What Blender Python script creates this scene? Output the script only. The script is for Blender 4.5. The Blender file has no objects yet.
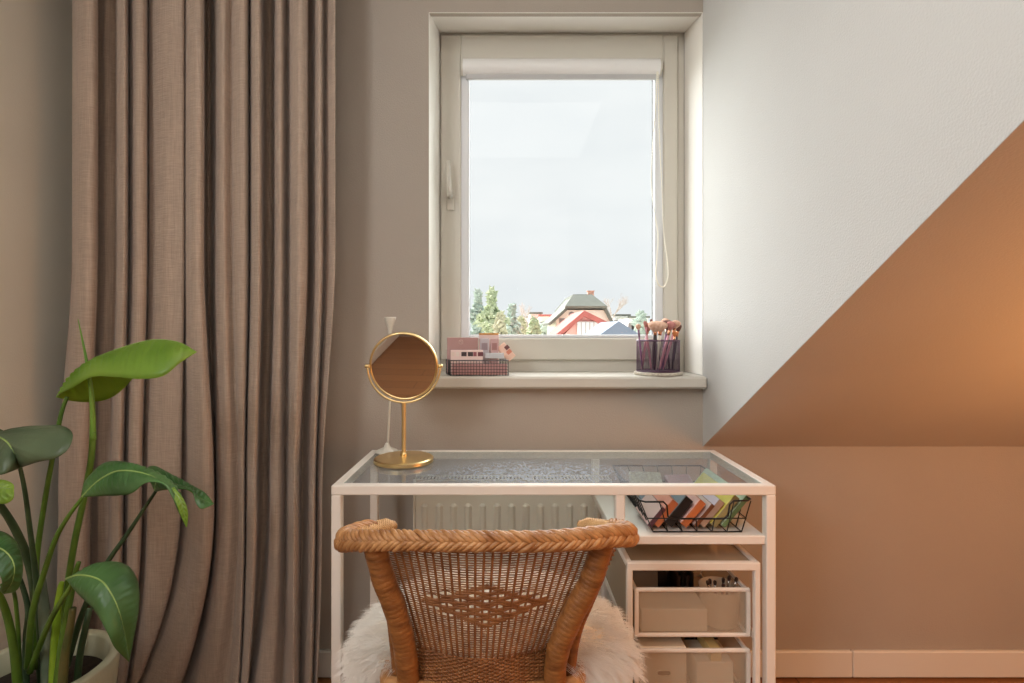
import bpy, math, random
import numpy as np
from mathutils import Vector, Matrix, noise
random.seed(7)
PI = math.pi
COL = bpy.context.scene.collection
F = 535.0; HX = 508.0; HY = 330.0; CZ = 1.09

def at(px, py, Y):
    """a point of the place, from a bearing in the photograph and its real distance"""
    return (Y*(px-HX)/F, Y, CZ-(py-HY)/F*Y)

# ------------------------------------------------------------------ mesh helper
class MB:
    def __init__(s): s.v = []; s.f = []
    def add(s, vs, fs):
        o = len(s.v); s.v += [tuple(p) for p in vs]; s.f += [tuple(i+o for i in q) for q in fs]; return s
    def box(s, x0, x1, y0, y1, z0, z1, bev=0.0):
        if x0 > x1: x0, x1 = x1, x0
        if y0 > y1: y0, y1 = y1, y0
        if z0 > z1: z0, z1 = z1, z0
        return s.obox(((x0+x1)/2, (y0+y1)/2, (z0+z1)/2), (1,0,0), (0,1,0), (0,0,1), x1-x0, y1-y0, z1-z0, bev)
    def obox(s, c, a, b, n, la, lb, ln, bev=0.0):
        """box with its own axes; bev chamfers its twelve edges"""
        c = Vector(c); a = Vector(a).normalized(); b = Vector(b).normalized(); n = Vector(n).normalized()
        h = (la/2, lb/2, ln/2); ax = (a, b, n)
        if bev <= 0:
            vs = [c+a*h[0]*i+b*h[1]*j+n*h[2]*k for i in (-1,1) for j in (-1,1) for k in (-1,1)]
            return s.add(vs, [(0,1,3,2),(4,6,7,5),(0,4,5,1),(2,3,7,6),(0,2,6,4),(1,5,7,3)])
        bev = min(bev, min(h)*0.9)
        vs = []; idx = {}
        for i in (-1,1):
            for j in (-1,1):
                for k in (-1,1):
                    sg = (i,j,k)
                    for m in range(3):
                        p = c.copy()
                        for q in range(3): p += ax[q]*sg[q]*(h[q]-(0 if q == m else bev))
                        idx[(i,j,k,m)] = len(vs); vs.append(p)
        fs = []
        for m in range(3):
            o1, o2 = [q for q in range(3) if q != m]
            for sgn in (-1,1):
                q4 = []
                for (u,w) in ((-1,-1),(1,-1),(1,1),(-1,1)):
                    t = [0,0,0]; t[m] = sgn; t[o1] = u; t[o2] = w; q4.append(idx[(t[0],t[1],t[2],m)])
                fs.append(tuple(q4))
        for m in range(3):
            o1, o2 = [q for q in range(3) if q != m]
            for u in (-1,1):
                for w in (-1,1):
                    t0 = [0,0,0]; t1 = [0,0,0]; t0[m] = -1; t1[m] = 1
                    t0[o1] = t1[o1] = u; t0[o2] = t1[o2] = w
                    fs.append((idx[(*t0,o1)], idx[(*t1,o1)], idx[(*t1,o2)], idx[(*t0,o2)]))
        for i in (-1,1):
            for j in (-1,1):
                for k in (-1,1): fs.append((idx[(i,j,k,0)], idx[(i,j,k,1)], idx[(i,j,k,2)]))
        return s.add(vs, fs)
    def tube(s, pts, r, n=8, closed=False, cap=True, flat=None):
        P = [Vector(p) for p in pts]; m = len(P)
        if m < 2: return s
        R = r if hasattr(r, '__len__') else [r]*m
        T = []
        for i in range(m):
            a = P[(i-1) % m] if (closed or i > 0) else P[i]
            b = P[(i+1) % m] if (closed or i < m-1) else P[i]
            t = b-a
            T.append(t.normalized() if t.length > 1e-9 else Vector((0,0,1)))
        up = Vector((0,0,1)) if abs(T[0].z) < .9 else Vector((1,0,0))
        N = (up-T[0]*up.dot(T[0])).normalized(); vs = []; fs = []
        for i in range(m):
            N = N-T[i]*N.dot(T[i]); N = N.normalized() if N.length > 1e-6 else T[i].orthogonal().normalized()
            B = T[i].cross(N)
            for k in range(n):
                a = 2*PI*k/n
                vs.append(P[i]+N*math.cos(a)*R[i]+B*math.sin(a)*R[i]*(flat or 1))
        for i in range(m-1 if not closed else m):
            j = (i+1) % m
            for k in range(n):
                l = (k+1) % n; fs.append((i*n+k, i*n+l, j*n+l, j*n+k))
        if cap and not closed:
            fs.append(tuple(range(n))[::-1]); fs.append(tuple((m-1)*n+k for k in range(n)))
        return s.add(vs, fs)
    def lathe(s, prof, c, n=32, axis=None, sx=1, sy=1, caps=True):
        """profile of (radius, height) turned about an axis through c"""
        c = Vector(c); w = Vector(axis or (0,0,1)).normalized()
        u = Vector((1,0,0)) if abs(w.x) < .9 else Vector((0,1,0))
        u = (u-w*u.dot(w)).normalized(); v = w.cross(u); vs = []; fs = []
        for (r, h) in prof:
            for k in range(n):
                a = 2*PI*k/n; vs.append(c+w*h+u*math.cos(a)*r*sx+v*math.sin(a)*r*sy)
        for i in range(len(prof)-1):
            for k in range(n):
                l = (k+1) % n; fs.append((i*n+k, i*n+l, (i+1)*n+l, (i+1)*n+k))
        if caps and prof[0][0] > 1e-6: fs.append(tuple(range(n))[::-1])
        if caps and prof[-1][0] > 1e-6: fs.append(tuple((len(prof)-1)*n+k for k in range(n)))
        return s.add(vs, fs)
    def grid(s, fn, nu, nv):
        vs = [fn(i/nu, j/nv) for j in range(nv+1) for i in range(nu+1)]
        fs = [(j*(nu+1)+i, j*(nu+1)+i+1, (j+1)*(nu+1)+i+1, (j+1)*(nu+1)+i) for j in range(nv) for i in range(nu)]
        return s.add(vs, fs)
    def prism(s, poly, d):
        """polygon extruded along vector d"""
        n = len(poly); d = Vector(d); vs = [Vector(p) for p in poly]+[Vector(p)+d for p in poly]
        return s.add(vs, [tuple(range(n))[::-1], tuple(range(n, 2*n))]+[(i, (i+1) % n, n+(i+1) % n, n+i) for i in range(n)])
    def build(s, name, mat, parent=None, smooth=True, thick=0, recalc=True):
        w = wloc(parent); me = bpy.data.meshes.new(name)
        me.from_pydata([(p[0]-w[0], p[1]-w[1], p[2]-w[2]) for p in s.v], [], s.f)
        if recalc:
            import bmesh
            b = bmesh.new(); b.from_mesh(me); bmesh.ops.recalc_face_normals(b, faces=b.faces); b.to_mesh(me); b.free()
        me.materials.append(mat); o = bpy.data.objects.new(name, me); COL.objects.link(o)
        if parent: o.parent = parent
        if smooth:
            me.polygons.foreach_set('use_smooth', [True]*len(me.polygons))
            if smooth == 'auto':
                try: me.set_sharp_from_angle(angle=math.radians(35))
                except Exception: pass
        if thick:
            m = o.modifiers.new('thickness', 'SOLIDIFY'); m.thickness = thick; m.offset = 0
        me.update(); return o

def wloc(o):
    v = Vector((0,0,0))
    while o: v += o.location; o = o.parent
    return v
def thing(name, label, cat, loc=(0,0,0), group=None):
    o = bpy.data.objects.new(name, None); o.empty_display_size = .05; COL.objects.link(o); o.location = loc
    o['label'] = label; o['category'] = cat
    if group: o['group'] = group
    return o
def tag(o, label, cat, group=None, kind=None):
    o['label'] = label; o['category'] = cat
    if group: o['group'] = group
    if kind: o['kind'] = kind
    return o
def struct(o): o['kind'] = 'structure'; return o
def cr(pts, n=8, closed=False):
    """Catmull-Rom through points"""
    P = [Vector(p) for p in pts]; out = []; m = len(P)
    for i in range(m if closed else m-1):
        if closed: a, b, c, d = P[(i-1) % m], P[i], P[(i+1) % m], P[(i+2) % m]
        else: a = P[max(i-1, 0)]; b = P[i]; c = P[i+1]; d = P[min(i+2, m-1)]
        for k in range(n):
            t = k/n
            out.append(.5*((2*b)+(c-a)*t+(2*a-5*b+4*c-d)*t*t+(3*b-a-3*c+d)*t*t*t))
    if not closed: out.append(P[-1].copy())
    return out
def circ(c, r, n=24, ax='z'):
    out = []
    for k in range(n):
        a = 2*PI*k/n; u, v = math.cos(a)*r, math.sin(a)*r
        out.append((c[0]+u, c[1]+v, c[2]) if ax == 'z' else (c[0]+u, c[1], c[2]+v))
    return out

# ------------------------------------------------------------------ materials
def srgb(r, g, b):
    f = lambda c: (c/255/12.92) if c/255 <= .04045 else ((c/255+.055)/1.055)**2.4
    return (f(r), f(g), f(b), 1)
def mat(name, col, rough=.6, metal=0, var=0, vscale=8, bump=0, bscale=40, stretch=(1,1,1), spec=.5, trans=0, sss=0, coat=0, sheen=0, col2=None):
    m = bpy.data.materials.new(name); m.use_nodes = True; nt = m.node_tree; N = nt.nodes; L = nt.links
    p = N['Principled BSDF']; p.inputs['Base Color'].default_value = col
    p.inputs['Roughness'].default_value = rough; p.inputs['Metallic'].default_value = metal
    p.inputs['Specular IOR Level'].default_value = spec
    if trans: p.inputs['Transmission Weight'].default_value = trans
    if coat: p.inputs['Coat Weight'].default_value = coat
    if sheen: p.inputs['Sheen Weight'].default_value = sheen
    if sss: p.inputs['Subsurface Weight'].default_value = sss; p.inputs['Subsurface Scale'].default_value = .01
    tc = N.new('ShaderNodeTexCoord'); mp = N.new('ShaderNodeMapping'); mp.inputs['Scale'].default_value = stretch
    L.new(tc.outputs['Object'], mp.inputs['Vector'])
    if var or col2:
        nz = N.new('ShaderNodeTexNoise'); nz.inputs['Scale'].default_value = vscale; nz.inputs['Detail'].default_value = 5
        L.new(mp.outputs[0], nz.inputs['Vector'])
        rp = N.new('ShaderNodeValToRGB'); rp.color_ramp.elements[0].position = .3; rp.color_ramp.elements[1].position = .7
        c2 = col2 or tuple(min(1, c*(1+var)) for c in col[:3])+(1,)
        c1 = col if col2 else tuple(c*(1-var) for c in col[:3])+(1,)
        rp.color_ramp.elements[0].color = c1; rp.color_ramp.elements[1].color = c2
        L.new(nz.outputs['Fac'], rp.inputs[0]); L.new(rp.outputs[0], p.inputs['Base Color'])
    if bump:
        nb = N.new('ShaderNodeTexNoise'); nb.inputs['Scale'].default_value = bscale; nb.inputs['Detail'].default_value = 4
        L.new(mp.outputs[0], nb.inputs['Vector'])
        bp = N.new('ShaderNodeBump'); bp.inputs['Strength'].default_value = bump; bp.inputs['Distance'].default_value = .004
        L.new(nb.outputs['Fac'], bp.inputs['Height']); L.new(bp.outputs[0], p.inputs['Normal'])
    return m
def seethru(name, col, alpha, rough=.5, glossy=0):
    """a fine net or a thin clear sheet: part light passes, part meets the surface"""
    m = bpy.data.materials.new(name); m.use_nodes = True; nt = m.node_tree; N = nt.nodes; L = nt.links
    out = N['Material Output']; p = N['Principled BSDF']; p.inputs['Base Color'].default_value = col; p.inputs['Roughness'].default_value = rough
    t = N.new('ShaderNodeBsdfTransparent'); mx = N.new('ShaderNodeMixShader'); mx.inputs[0].default_value = alpha
    L.new(t.outputs[0], mx.inputs[1]); L.new(p.outputs[0], mx.inputs[2]); L.new(mx.outputs[0], out.inputs[0])
    return m
def reflectance(nt, r0):
    """mirror share of a clear sheet, the same from both faces"""
    N = nt.nodes; L = nt.links; lw = N.new('ShaderNodeLayerWeight'); lw.inputs[0].default_value = .5
    pw = N.new('ShaderNodeMath'); pw.operation = 'POWER'; pw.inputs[1].default_value = 5; L.new(lw.outputs['Facing'], pw.inputs[0])
    mr_ = N.new('ShaderNodeMapRange'); mr_.inputs[3].default_value = r0; mr_.inputs[4].default_value = 1; L.new(pw.outputs[0], mr_.inputs[0]); return mr_.outputs[0]
def glass_mat(name, tint, refl=.06):
    m = bpy.data.materials.new(name); m.use_nodes = True; nt = m.node_tree; N = nt.nodes; L = nt.links
    out = N['Material Output']; N.remove(N['Principled BSDF'])
    t = N.new('ShaderNodeBsdfTransparent'); t.inputs[0].default_value = tint
    g = N.new('ShaderNodeBsdfGlossy'); g.inputs['Roughness'].default_value = .02
    mx = N.new('ShaderNodeMixShader')
    L.new(reflectance(nt, .008), mx.inputs[0]); L.new(t.outputs[0], mx.inputs[1]); L.new(g.outputs[0], mx.inputs[2]); L.new(mx.outputs[0], out.inputs[0])
    return m, mx

M = {}
M['side'] = mat('side_wall_paint_lit', srgb(222,218,204), .85, var=.02, vscale=3, bump=.2, bscale=260)  # wall colour raised here to stand in for room light
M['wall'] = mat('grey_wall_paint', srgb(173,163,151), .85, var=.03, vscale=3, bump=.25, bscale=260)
M['cheek'] = mat('dormer_paint_lit', srgb(203,203,200), .85, var=.02, vscale=3, bump=.25, bscale=260)  # lighter than the window wall: part of its brightness is put into the colour
M['slope'] = mat('slope_paint_lit', srgb(194,190,184), .85, var=.03, vscale=3, bump=.2, bscale=260)  # slope lightened against the window wall, light painted into its colour
M['reveal'] = mat('white_reveal_paint', srgb(246,243,236), .7, bump=.1, bscale=200)
M['ceil'] = mat('ceiling_paint', srgb(215,212,206), .85, bump=.15, bscale=200)
M['pvc'] = mat('window_plastic', srgb(206,202,190), .35)
M['bead'] = mat('glazing_bead', srgb(222,224,226), .3)
M['gasket'] = mat('dark_gasket', srgb(70,70,70), .6)
M['white_metal'] = mat('white_lacquer_metal', srgb(234,226,216), .4)
M['rad'] = mat('radiator_enamel', srgb(226,221,207), .4)
M['base'] = mat('baseboard_paint', srgb(225,219,208), .5)
M['dark'] = mat('black_wire', srgb(28,27,27), .4, metal=.3)
M['gold'] = mat('brushed_brass', srgb(236,208,150), .30, metal=1, var=.06, vscale=20)
M['mirror'] = mat('mirror_glass', (.80,.79,.77,1), .02, metal=1)
M['rattan'] = mat('rattan_cane', srgb(142,90,46), .42, vscale=40, col2=srgb(200,148,96), bump=.3, bscale=300, stretch=(1,1,.3))
M['rattan_dark'] = mat('rattan_weave', srgb(122,74,38), .5, vscale=50, col2=srgb(160,106,60), bump=.2, bscale=300)
M['post'] = mat('wrapped_cane', srgb(118,72,34), .42, vscale=22, col2=srgb(166,110,58), bump=.3, bscale=300, stretch=(1,1,4))
M['fur'] = mat('sheep_wool', srgb(250,242,230), .8, vscale=14, col2=srgb(255,252,246), sheen=.3)
M['hide'] = mat('sheep_hide', srgb(236,222,200), .9)
def curtain_mat():
    m = mat('linen_curtain', srgb(178,158,141), .9, var=.05, vscale=6, sheen=.25)
    N = m.node_tree.nodes; L = m.node_tree.links; p = N['Principled BSDF']
    tc = N.new('ShaderNodeTexCoord')
    hs = []
    for st in ((380,380,14),(30,30,420)):
        mp = N.new('ShaderNodeMapping'); mp.inputs['Scale'].default_value = st; L.new(tc.outputs['Object'], mp.inputs[0])
        nz = N.new('ShaderNodeTexNoise'); nz.inputs['Scale'].default_value = 1; nz.inputs['Detail'].default_value = 2; L.new(mp.outputs[0], nz.inputs[0]); hs.append(nz)
    ad = N.new('ShaderNodeMath'); ad.operation = 'ADD'; L.new(hs[0].outputs[0], ad.inputs[0]); L.new(hs[1].outputs[0], ad.inputs[1])
    bp = N.new('ShaderNodeBump'); bp.inputs['Strength'].default_value = .5; bp.inputs['Distance'].default_value = .002
    L.new(ad.outputs[0], bp.inputs['Height']); L.new(bp.outputs[0], p.inputs['Normal'])
    src = p.inputs['Base Color'].links[0].from_socket
    rp = N.new('ShaderNodeMapRange'); rp.inputs[1].default_value = .6; rp.inputs[2].default_value = 1.4; rp.inputs[3].default_value = .78; rp.inputs[4].default_value = 1.15
    L.new(ad.outputs[0], rp.inputs[0])
    mx = N.new('ShaderNodeVectorMath'); mx.operation = 'SCALE'; L.new(src, mx.inputs[0]); L.new(rp.outputs[0], mx.inputs['Scale'])
    L.new(mx.outputs[0], p.inputs['Base Color']); return m
M['curtain'] = curtain_mat()
def floor_mat():
    m = mat('oak_parquet', srgb(170,120,80), .35)
    N = m.node_tree.nodes; L = m.node_tree.links; p = N['Principled BSDF']
    tc = N.new('ShaderNodeTexCoord'); br = N.new('ShaderNodeTexBrick')
    br.inputs['Scale'].default_value = 1; br.inputs['Brick Width'].default_value = .9; br.inputs['Row Height'].default_value = .12
    br.inputs['Mortar Size'].default_value = .002; br.inputs['Color1'].default_value = srgb(156,108,68); br.inputs['Color2'].default_value = srgb(138,90,54)
    br.inputs['Mortar'].default_value = srgb(90,56,34); L.new(tc.outputs['Object'], br.inputs[0])
    L.new(br.outputs[0], p.inputs['Base Color']); return m
M['floor'] = floor_mat()

# ------------------------------------------------------------------ the room
WY = 1.68; FY = 1.85           # room face of the window wall, plane of the window frame
CX = .612                      # cheek of the dormer
XL = -1.365; XR = 2.3; YB = -1.9; ZC = 2.46
KZ = .724; SL = .588           # knee wall height, pitch of the slope
OX0, OX1, OZ0, OZ1 = -.248, CX, .948, 2.086
m = MB()
# window wall: pieces around the opening, 0.3 thick
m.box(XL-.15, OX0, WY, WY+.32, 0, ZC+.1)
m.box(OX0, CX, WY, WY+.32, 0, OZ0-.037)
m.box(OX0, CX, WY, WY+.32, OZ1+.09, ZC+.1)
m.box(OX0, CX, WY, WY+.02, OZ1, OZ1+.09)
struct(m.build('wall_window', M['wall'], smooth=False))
m = MB()
# cheek wall (dormer side), its lower edge follows the slope
yt = WY-(ZC-KZ)/SL
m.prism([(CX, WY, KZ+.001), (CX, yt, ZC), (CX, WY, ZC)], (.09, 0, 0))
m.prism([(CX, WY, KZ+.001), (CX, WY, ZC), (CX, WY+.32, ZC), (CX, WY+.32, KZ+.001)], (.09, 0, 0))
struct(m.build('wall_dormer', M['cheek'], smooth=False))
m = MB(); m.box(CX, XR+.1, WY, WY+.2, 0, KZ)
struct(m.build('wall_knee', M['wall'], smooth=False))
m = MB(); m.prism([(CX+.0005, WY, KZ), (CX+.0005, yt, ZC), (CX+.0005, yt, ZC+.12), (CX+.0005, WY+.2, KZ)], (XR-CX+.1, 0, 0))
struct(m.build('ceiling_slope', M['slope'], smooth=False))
m = MB(); m.box(XL-.15, CX, yt, WY+.32, ZC, ZC+.1); m.box(XL-.15, XR+.1, YB-.1, yt, ZC, ZC+.1)
struct(m.build('ceiling', M['ceil'], smooth=False))
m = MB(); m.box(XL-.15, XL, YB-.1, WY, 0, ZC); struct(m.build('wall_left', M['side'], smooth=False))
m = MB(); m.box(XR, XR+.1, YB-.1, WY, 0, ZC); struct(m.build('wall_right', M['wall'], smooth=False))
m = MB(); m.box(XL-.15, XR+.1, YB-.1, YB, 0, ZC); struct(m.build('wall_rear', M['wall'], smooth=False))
m = MB(); m.box(XL-.15, XR+.1, YB-.1, WY+.3, -.1, 0); struct(m.build('floor', M['floor'], smooth=False))
# reveal lining (white painted), slightly splayed to the frame
fx0, fx1, fz1 = -.236, CX-.002, 2.118
m = MB()
m.add([(OX0, WY-.001, OZ0), (OX0, WY-.001, OZ1), (fx0, FY, fz1), (fx0, FY, OZ0), (OX0-.0, FY+.05, OZ1+.09), (OX0, FY+.05, OZ0)],
      [(0,1,2,3)])
m.add([(OX0, WY-.001, OZ1), (CX, WY-.001, OZ1), (CX, FY, fz1), (fx0, FY, fz1)], [(0,1,2,3)])
m.add([(CX-.001, WY, OZ0), (CX-.001, WY, OZ1), (CX-.001, FY, fz1), (CX-.001, FY, OZ0)], [(0,1,2,3)])
struct(m.build('trim_1', M['reveal'], smooth=False, recalc=False, thick=.001))

# baseboards
def baseb(name, x0, x1, joint=None):
    m = MB(); segs = [(x0, x1)] if joint is None else [(x0, joint-.0008), (joint+.0008, x1)]
    for a, b in segs: m.box(a, b, WY-.014, WY, 0.006, .088, .003)
    struct(m.build(name, M['base'], smooth=False))
baseb('baseboard_front', XL, CX-.0); baseb('baseboard_knee', CX+.001, XR, (853-HX)/F*(WY-.014))
m = MB(); m.box(XL, XL+.014, YB, WY-.015, .006, .088, .003); struct(m.build('baseboard_left', M['base'], smooth=False))

# ------------------------------------------------------------------ the window
win = thing('window_1', 'x', 'window', (.19, FY, OZ0)); del win['label']; del win['category']; struct(win)
def frame_mb(x0, x1, z0, z1, wl, wr, wb, wt, y0, y1, bev=.003):
    m = MB()
    m.box(x0, x0+wl, y0, y1, z0, z1, bev); m.box(x1-wr, x1, y0, y1, z0, z1, bev)
    m.box(x0+wl, x1-wr, y0, y1, z0, z0+wb, bev); m.box(x0+wl, x1-wr, y0, y1, z1-wt, z1, bev)
    return m
Fx = lambda px, Y=FY: (px-HX)/F*Y
Fz = lambda py, Y=FY: CZ-(py-HY)/F*Y
o = frame_mb(fx0-.02, CX, OZ0-.005, fz1+.01, .05, .05, .07, .05, FY+.004, FY+.075).build('window_frame', M['pvc'], win, smooth=False)
# sash (stands proud of the frame by a centimetre)
sx0, sx1, sz0, sz1 = fx0+.004, CX-.028, Fz(360)-.0, fz1-.012
gy = FY+.012
gx0, gx1, gz0, gz1 = Fx(470, gy+.02), Fx(652, gy+.02), Fz(334.5, gy+.02), Fz(79, gy+.02)
o = frame_mb(sx0, sx1, sz0, sz1, gx0-.028-sx0, sx1-gx1-.028, gz0-.012-sz0, sz1-gz1-.01, FY-.012, FY+.04, .004).build('sash', M['pvc'], win, smooth=False)
m = frame_mb(gx0-.034, gx1+.034, gz0-.014, gz1+.03, .034, .034, .014, .03, FY-.002, FY+.032, .004)
m.build('glazing_bead', M['bead'], win, smooth=False)
m = frame_mb(gx0-.003, gx1+.003, gz0-.004, gz1+.003, .004, .004, .004, .004, FY+.02, FY+.034, 0)
m.build('gasket', M['gasket'], win, smooth=False)
M['glass'], _ = glass_mat('window_glass', (.97,.985,.98,1))
m = MB(); m.box(gx0, gx1, FY+.026, FY+.0275, gz0, gz1); m.build('pane', M['glass'], win, smooth=False)
# handle
hx = Fx(450.5, FY-.02); m = MB(); m.box(hx-.014, hx+.014, FY-.02, FY-.012, Fz(212), Fz(190), .004)
h = m.build('handle_plate', M['pvc'], win, smooth='auto')
m = MB(); m.tube([(hx, FY-.018, Fz(198)), (hx, FY-.05, Fz(198)), (hx-.001, FY-.056, Fz(193)), (hx-.004, FY-.056, Fz(180)), (hx-.003, FY-.054, Fz(166))], [.009,.009,.009,.008,.007], 12)
m.build('handle', M['pvc'], win)
# sill board
m = MB(); m.box(-.275, CX-.004, 1.628, FY+.006, OZ0-.037, OZ0, .006)
s = m.build('trim_2', M['reveal'], smooth=False); struct(s)
s.data.materials[0] = mat('sill_lacquer', srgb(204,199,188), .35)

# roller blind
bl = thing('roller_blind', 'white roller blind rolled up in its cassette at the window top', 'blind', (Fx(560), FY-.03, Fz(66)))
bz1, bz0 = Fz(57, FY-.03), Fz(74, FY-.03); bx0, bx1 = Fx(461, FY-.03), Fx(662, FY-.03)
m = MB(); prof = []
for k in range(13):
    a = PI/2+PI*k/12; prof.append((math.cos(a)*.026, math.sin(a)*(bz1-bz0)/2))
poly = [(bx0+.006, FY-.014+p[0], (bz0+bz1)/2+p[1]) for p in prof]
m.prism(poly, (bx1-bx0-.012, 0, 0)); m.build('cassette', mat('blind_cassette', srgb(236,236,234), .3), bl, smooth='auto')
for x in (bx0, bx1-.006):
    m = MB(); m.prism([(x, p[1]-.001 if p[1] < FY-.014 else p[1], p[2]) for p in poly], (.006, 0, 0)); m.build('end_cap', M['pvc'], bl, smooth='auto')
m = MB(); m.box(gx0-.01, gx1+.01, FY-.024, FY-.012, Fz(79.5, FY-.02), Fz(74, FY-.02), .002)
m.build('bottom_bar', mat('blind_bar', srgb(190,190,190), .4), bl, smooth=False)
# bead chain loop
cy = FY-.045; pts = [at(657, 72, cy), at(656, 100, cy), at(653, 140, cy), at(651.5, 180, cy), at(654, 210, cy), at(658, 235, cy), at(656.5, 262, cy), at(656, 276, cy), at(659, 285, cy), at(664.5, 286, cy), at(668, 276, cy), at(667, 258, cy), at(663.5, 230, cy), at(662, 190, cy), at(659.5, 140, cy), at(658.5, 100, cy), at(658, 72, cy)]
pp = cr(pts, 14); m = MB(); m.tube(pp, .0012, 6)
for p in pp[::1]: m.lathe([(0,-.0025),(.002,-.0013),(.0025,0),(.002,.0013),(0,.0025)], p, 6)
m.build('bead_chain', mat('bead_chain_plastic', srgb(240,236,222), .4), bl)

# ------------------------------------------------------------------ curtain
CP = [(72,58,54,.03),(75,62,58,-.03),(88,75,70,-.05),(97,88,84,-.03),(97,90,86,.03),(106,98,92,.02),(116,110,100,.03),(118,112,103,-.03),(125,120,110,-.05),(128,124,114,.0),(126,122,112,.04),(130,126,116,.0),(136,131,119,-.04),(145,140,124,-.035),(148,143,127,.02),(150,146,129,.0),(158,150,131,-.02),(170,164,133,-.03),(184,180,136,-.02),(183,179,137,.03),(188,193,147,-.03),(196,205,160,-.06),(203,214,178,-.04),(205,214,185,.05),(212,216,190,.06),(216,219,194,-.01),(224,228,210,-.035),(231,238,225,-.01),(236,240,232,-.03),(246,244,238,-.035),(250,246,240,.03),(252,248,241,-.03),(260,256,247,-.05),(264,259,248,.04),(273,268,251,.05),(276,271,256,-.02),(282,280,272,-.03),(286,285,282,.03),(291,289,288,-.02),(299,294,293,-.06),(307,298,298,-.03),(307,301,299,.05),(312,306,301,.04),(316,310,306,-.02),(321,314,311,-.03),(324,316,313,.03),(328,318,315,.0),(335,322,317,-.02)]
CY = 1.54
rows = []
NR = 60
for j in range(NR+1):
    z = .006+(ZC-.012)*(j/NR)**1.15
    py = HY+(CZ-z)*F/CY
    row = []
    for (xt, xm, xb, d) in CP:
        if py < 250: x = xt+(250-py)*0.0
        elif py < 500: t = (py-250)/250; t = t*t*(3-2*t); x = xt+(xm-xt)*t
        else:
            t = min(1.15, (py-500)/183); x = xm+(xb-xm)*(t**2.0)
        k = 1.0 if py < 560 else 1-.35*min(1, (py-560)/150)
        wob = noise.noise(Vector((x*.03, z*1.6, 0)))*.012
        yy = CY+(d*(1.6 if xt in (205, 212, 264, 273) else 1.1)*k)+wob; row.append(((x-HX)/F*yy, yy, z))
    rr_ = cr(row, 7)
    for p in rr_:
        p.y += noise.noise(Vector((p.x*26, z*.9, 3)))*.007*(.6+.4*noise.noise(Vector((p.x*3, z*.7, 9))))+noise.noise(Vector((p.x*70, z*1.4, 5)))*.0028
    rows.append(rr_)
m = MB(); nu = len(rows[0])-1
m.grid(lambda u, v: rows[int(round(v*NR))][int(round(u*nu))], nu, NR)
cur = m.build('curtain', M['curtain'], thick=.0016)
tag(cur, 'long taupe linen curtain hanging in deep folds left of the window', 'curtain')

# ------------------------------------------------------------------ radiator
rad = thing('radiator', 'cream panel radiator with pressed vertical channels under the sill', 'radiator', (.01, 1.63, .12))
rx0, rx1, rz0, rz1, ry0, ry1 = -.284, .31, .12, .640, 1.597, 1.655
m = MB(); m.box(rx0+.004, rx1-.004, ry0+.006, ry0+.02, rz0, rz1-.006, .004)
n = 13; per = (rx1-rx0-.03)/n
# front skin with channels: raised rounded bars between recesses
for i in range(n):
    xa = rx0+.022+i*per
    m.obox(((xa+per*.28), ry0+.006, (rz0+rz1)/2-.01), (1,0,0), (0,1,0), (0,0,1), per*.52, .016, rz1-rz0-.12, .0075)
m.build('front_panel', M['rad'], rad, smooth=False)
for x in (rx0, rx1-.006):
    m = MB(); m.box(x, x+.006, ry0, ry1, rz0+.01, rz1-.0, .002); m.build('side_cover', M['rad'], rad, smooth=False)
m = MB(); k = 0; x = rx0+.012
m.box(rx0, rx1, ry0, ry0+.008, rz1-.002, rz1+.002); m.box(rx0, rx1, ry1-.01, ry1, rz1-.002, rz1+.002)
while x < rx1-.01:
    m.box(x, x+.004, ry0+.008, ry1-.01, rz1-.002, rz1+.002); x += .0105
m.build('top_grille', M['rad'], rad, smooth=False)
m = MB(); m.box(rx0+.03, rx1-.03, ry1-.002, ry1, rz0+.02, rz1-.02); m.box(rx0+.1, rx0+.13, ry1, WY-.001, rz0+.05, rz1-.05); m.box(rx1-.13, rx1-.1, ry1, WY-.001, rz0+.05, rz1-.05)
m.build('wall_bracket', M['rad'], rad, smooth=False)
for x in (rx0+.03, rx0+.08):
    m = MB(); m.tube([(x, 1.63, 0.001), (x, 1.63, rz0+.01)], .008, 10); m.build('pipe', M['rad'], rad)
# ------------------------------------------------------------------ desk
DX0, DX1, DY0, DY1, DZ = -.398, .603, 1.203, 1.563, .740
T = .022
desk = thing('glass_desk', 'white metal framed desk with a glass top and a side shelf below the window', 'desk', (.1, 1.38, 0))
m = MB()
m.box(DX0, DX1, DY0, DY0+T, DZ-T, DZ, .002); m.box(DX0, DX1, DY1-T, DY1, DZ-T, DZ, .002)
m.box(DX0, DX0+T, DY0+T, DY1-T, DZ-T, DZ, .002); m.box(DX1-T, DX1, DY0+T, DY1-T, DZ-T, DZ, .002)
m.build('top_frame', M['white_metal'], desk, smooth=False)
for x in (DX0, DX1-T):
    for y in (DY0, DY1-T):
        m = MB(); m.box(x, x+T, y, y+T, .004, DZ-T, .002); m.box(x+.003, x+T-.003, y+.003, y+T-.003, 0, .004); m.build('leg', M['white_metal'], desk, smooth=False)
SX = .2635
for y in (DY0+.002, DY1-T):
    m = MB(); m.box(SX-T*.95, SX, y, y+T, .605, DZ-T, .002); m.build('shelf_hanger', M['white_metal'], desk, smooth=False)
m = MB(); m.box(SX-T*.95, DX1-T, DY0+.003, DY1-.003, .606, .626, .002)
m.build('shelf', mat('white_shelf_board', srgb(236,230,222), .45), desk, smooth=False)
m = MB(); m.box(DX0+T, DX1-T, DY1-.016, DY1-.004, .12, .14, .002); m.build('rear_rail', M['white_metal'], desk, smooth=False)
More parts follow.
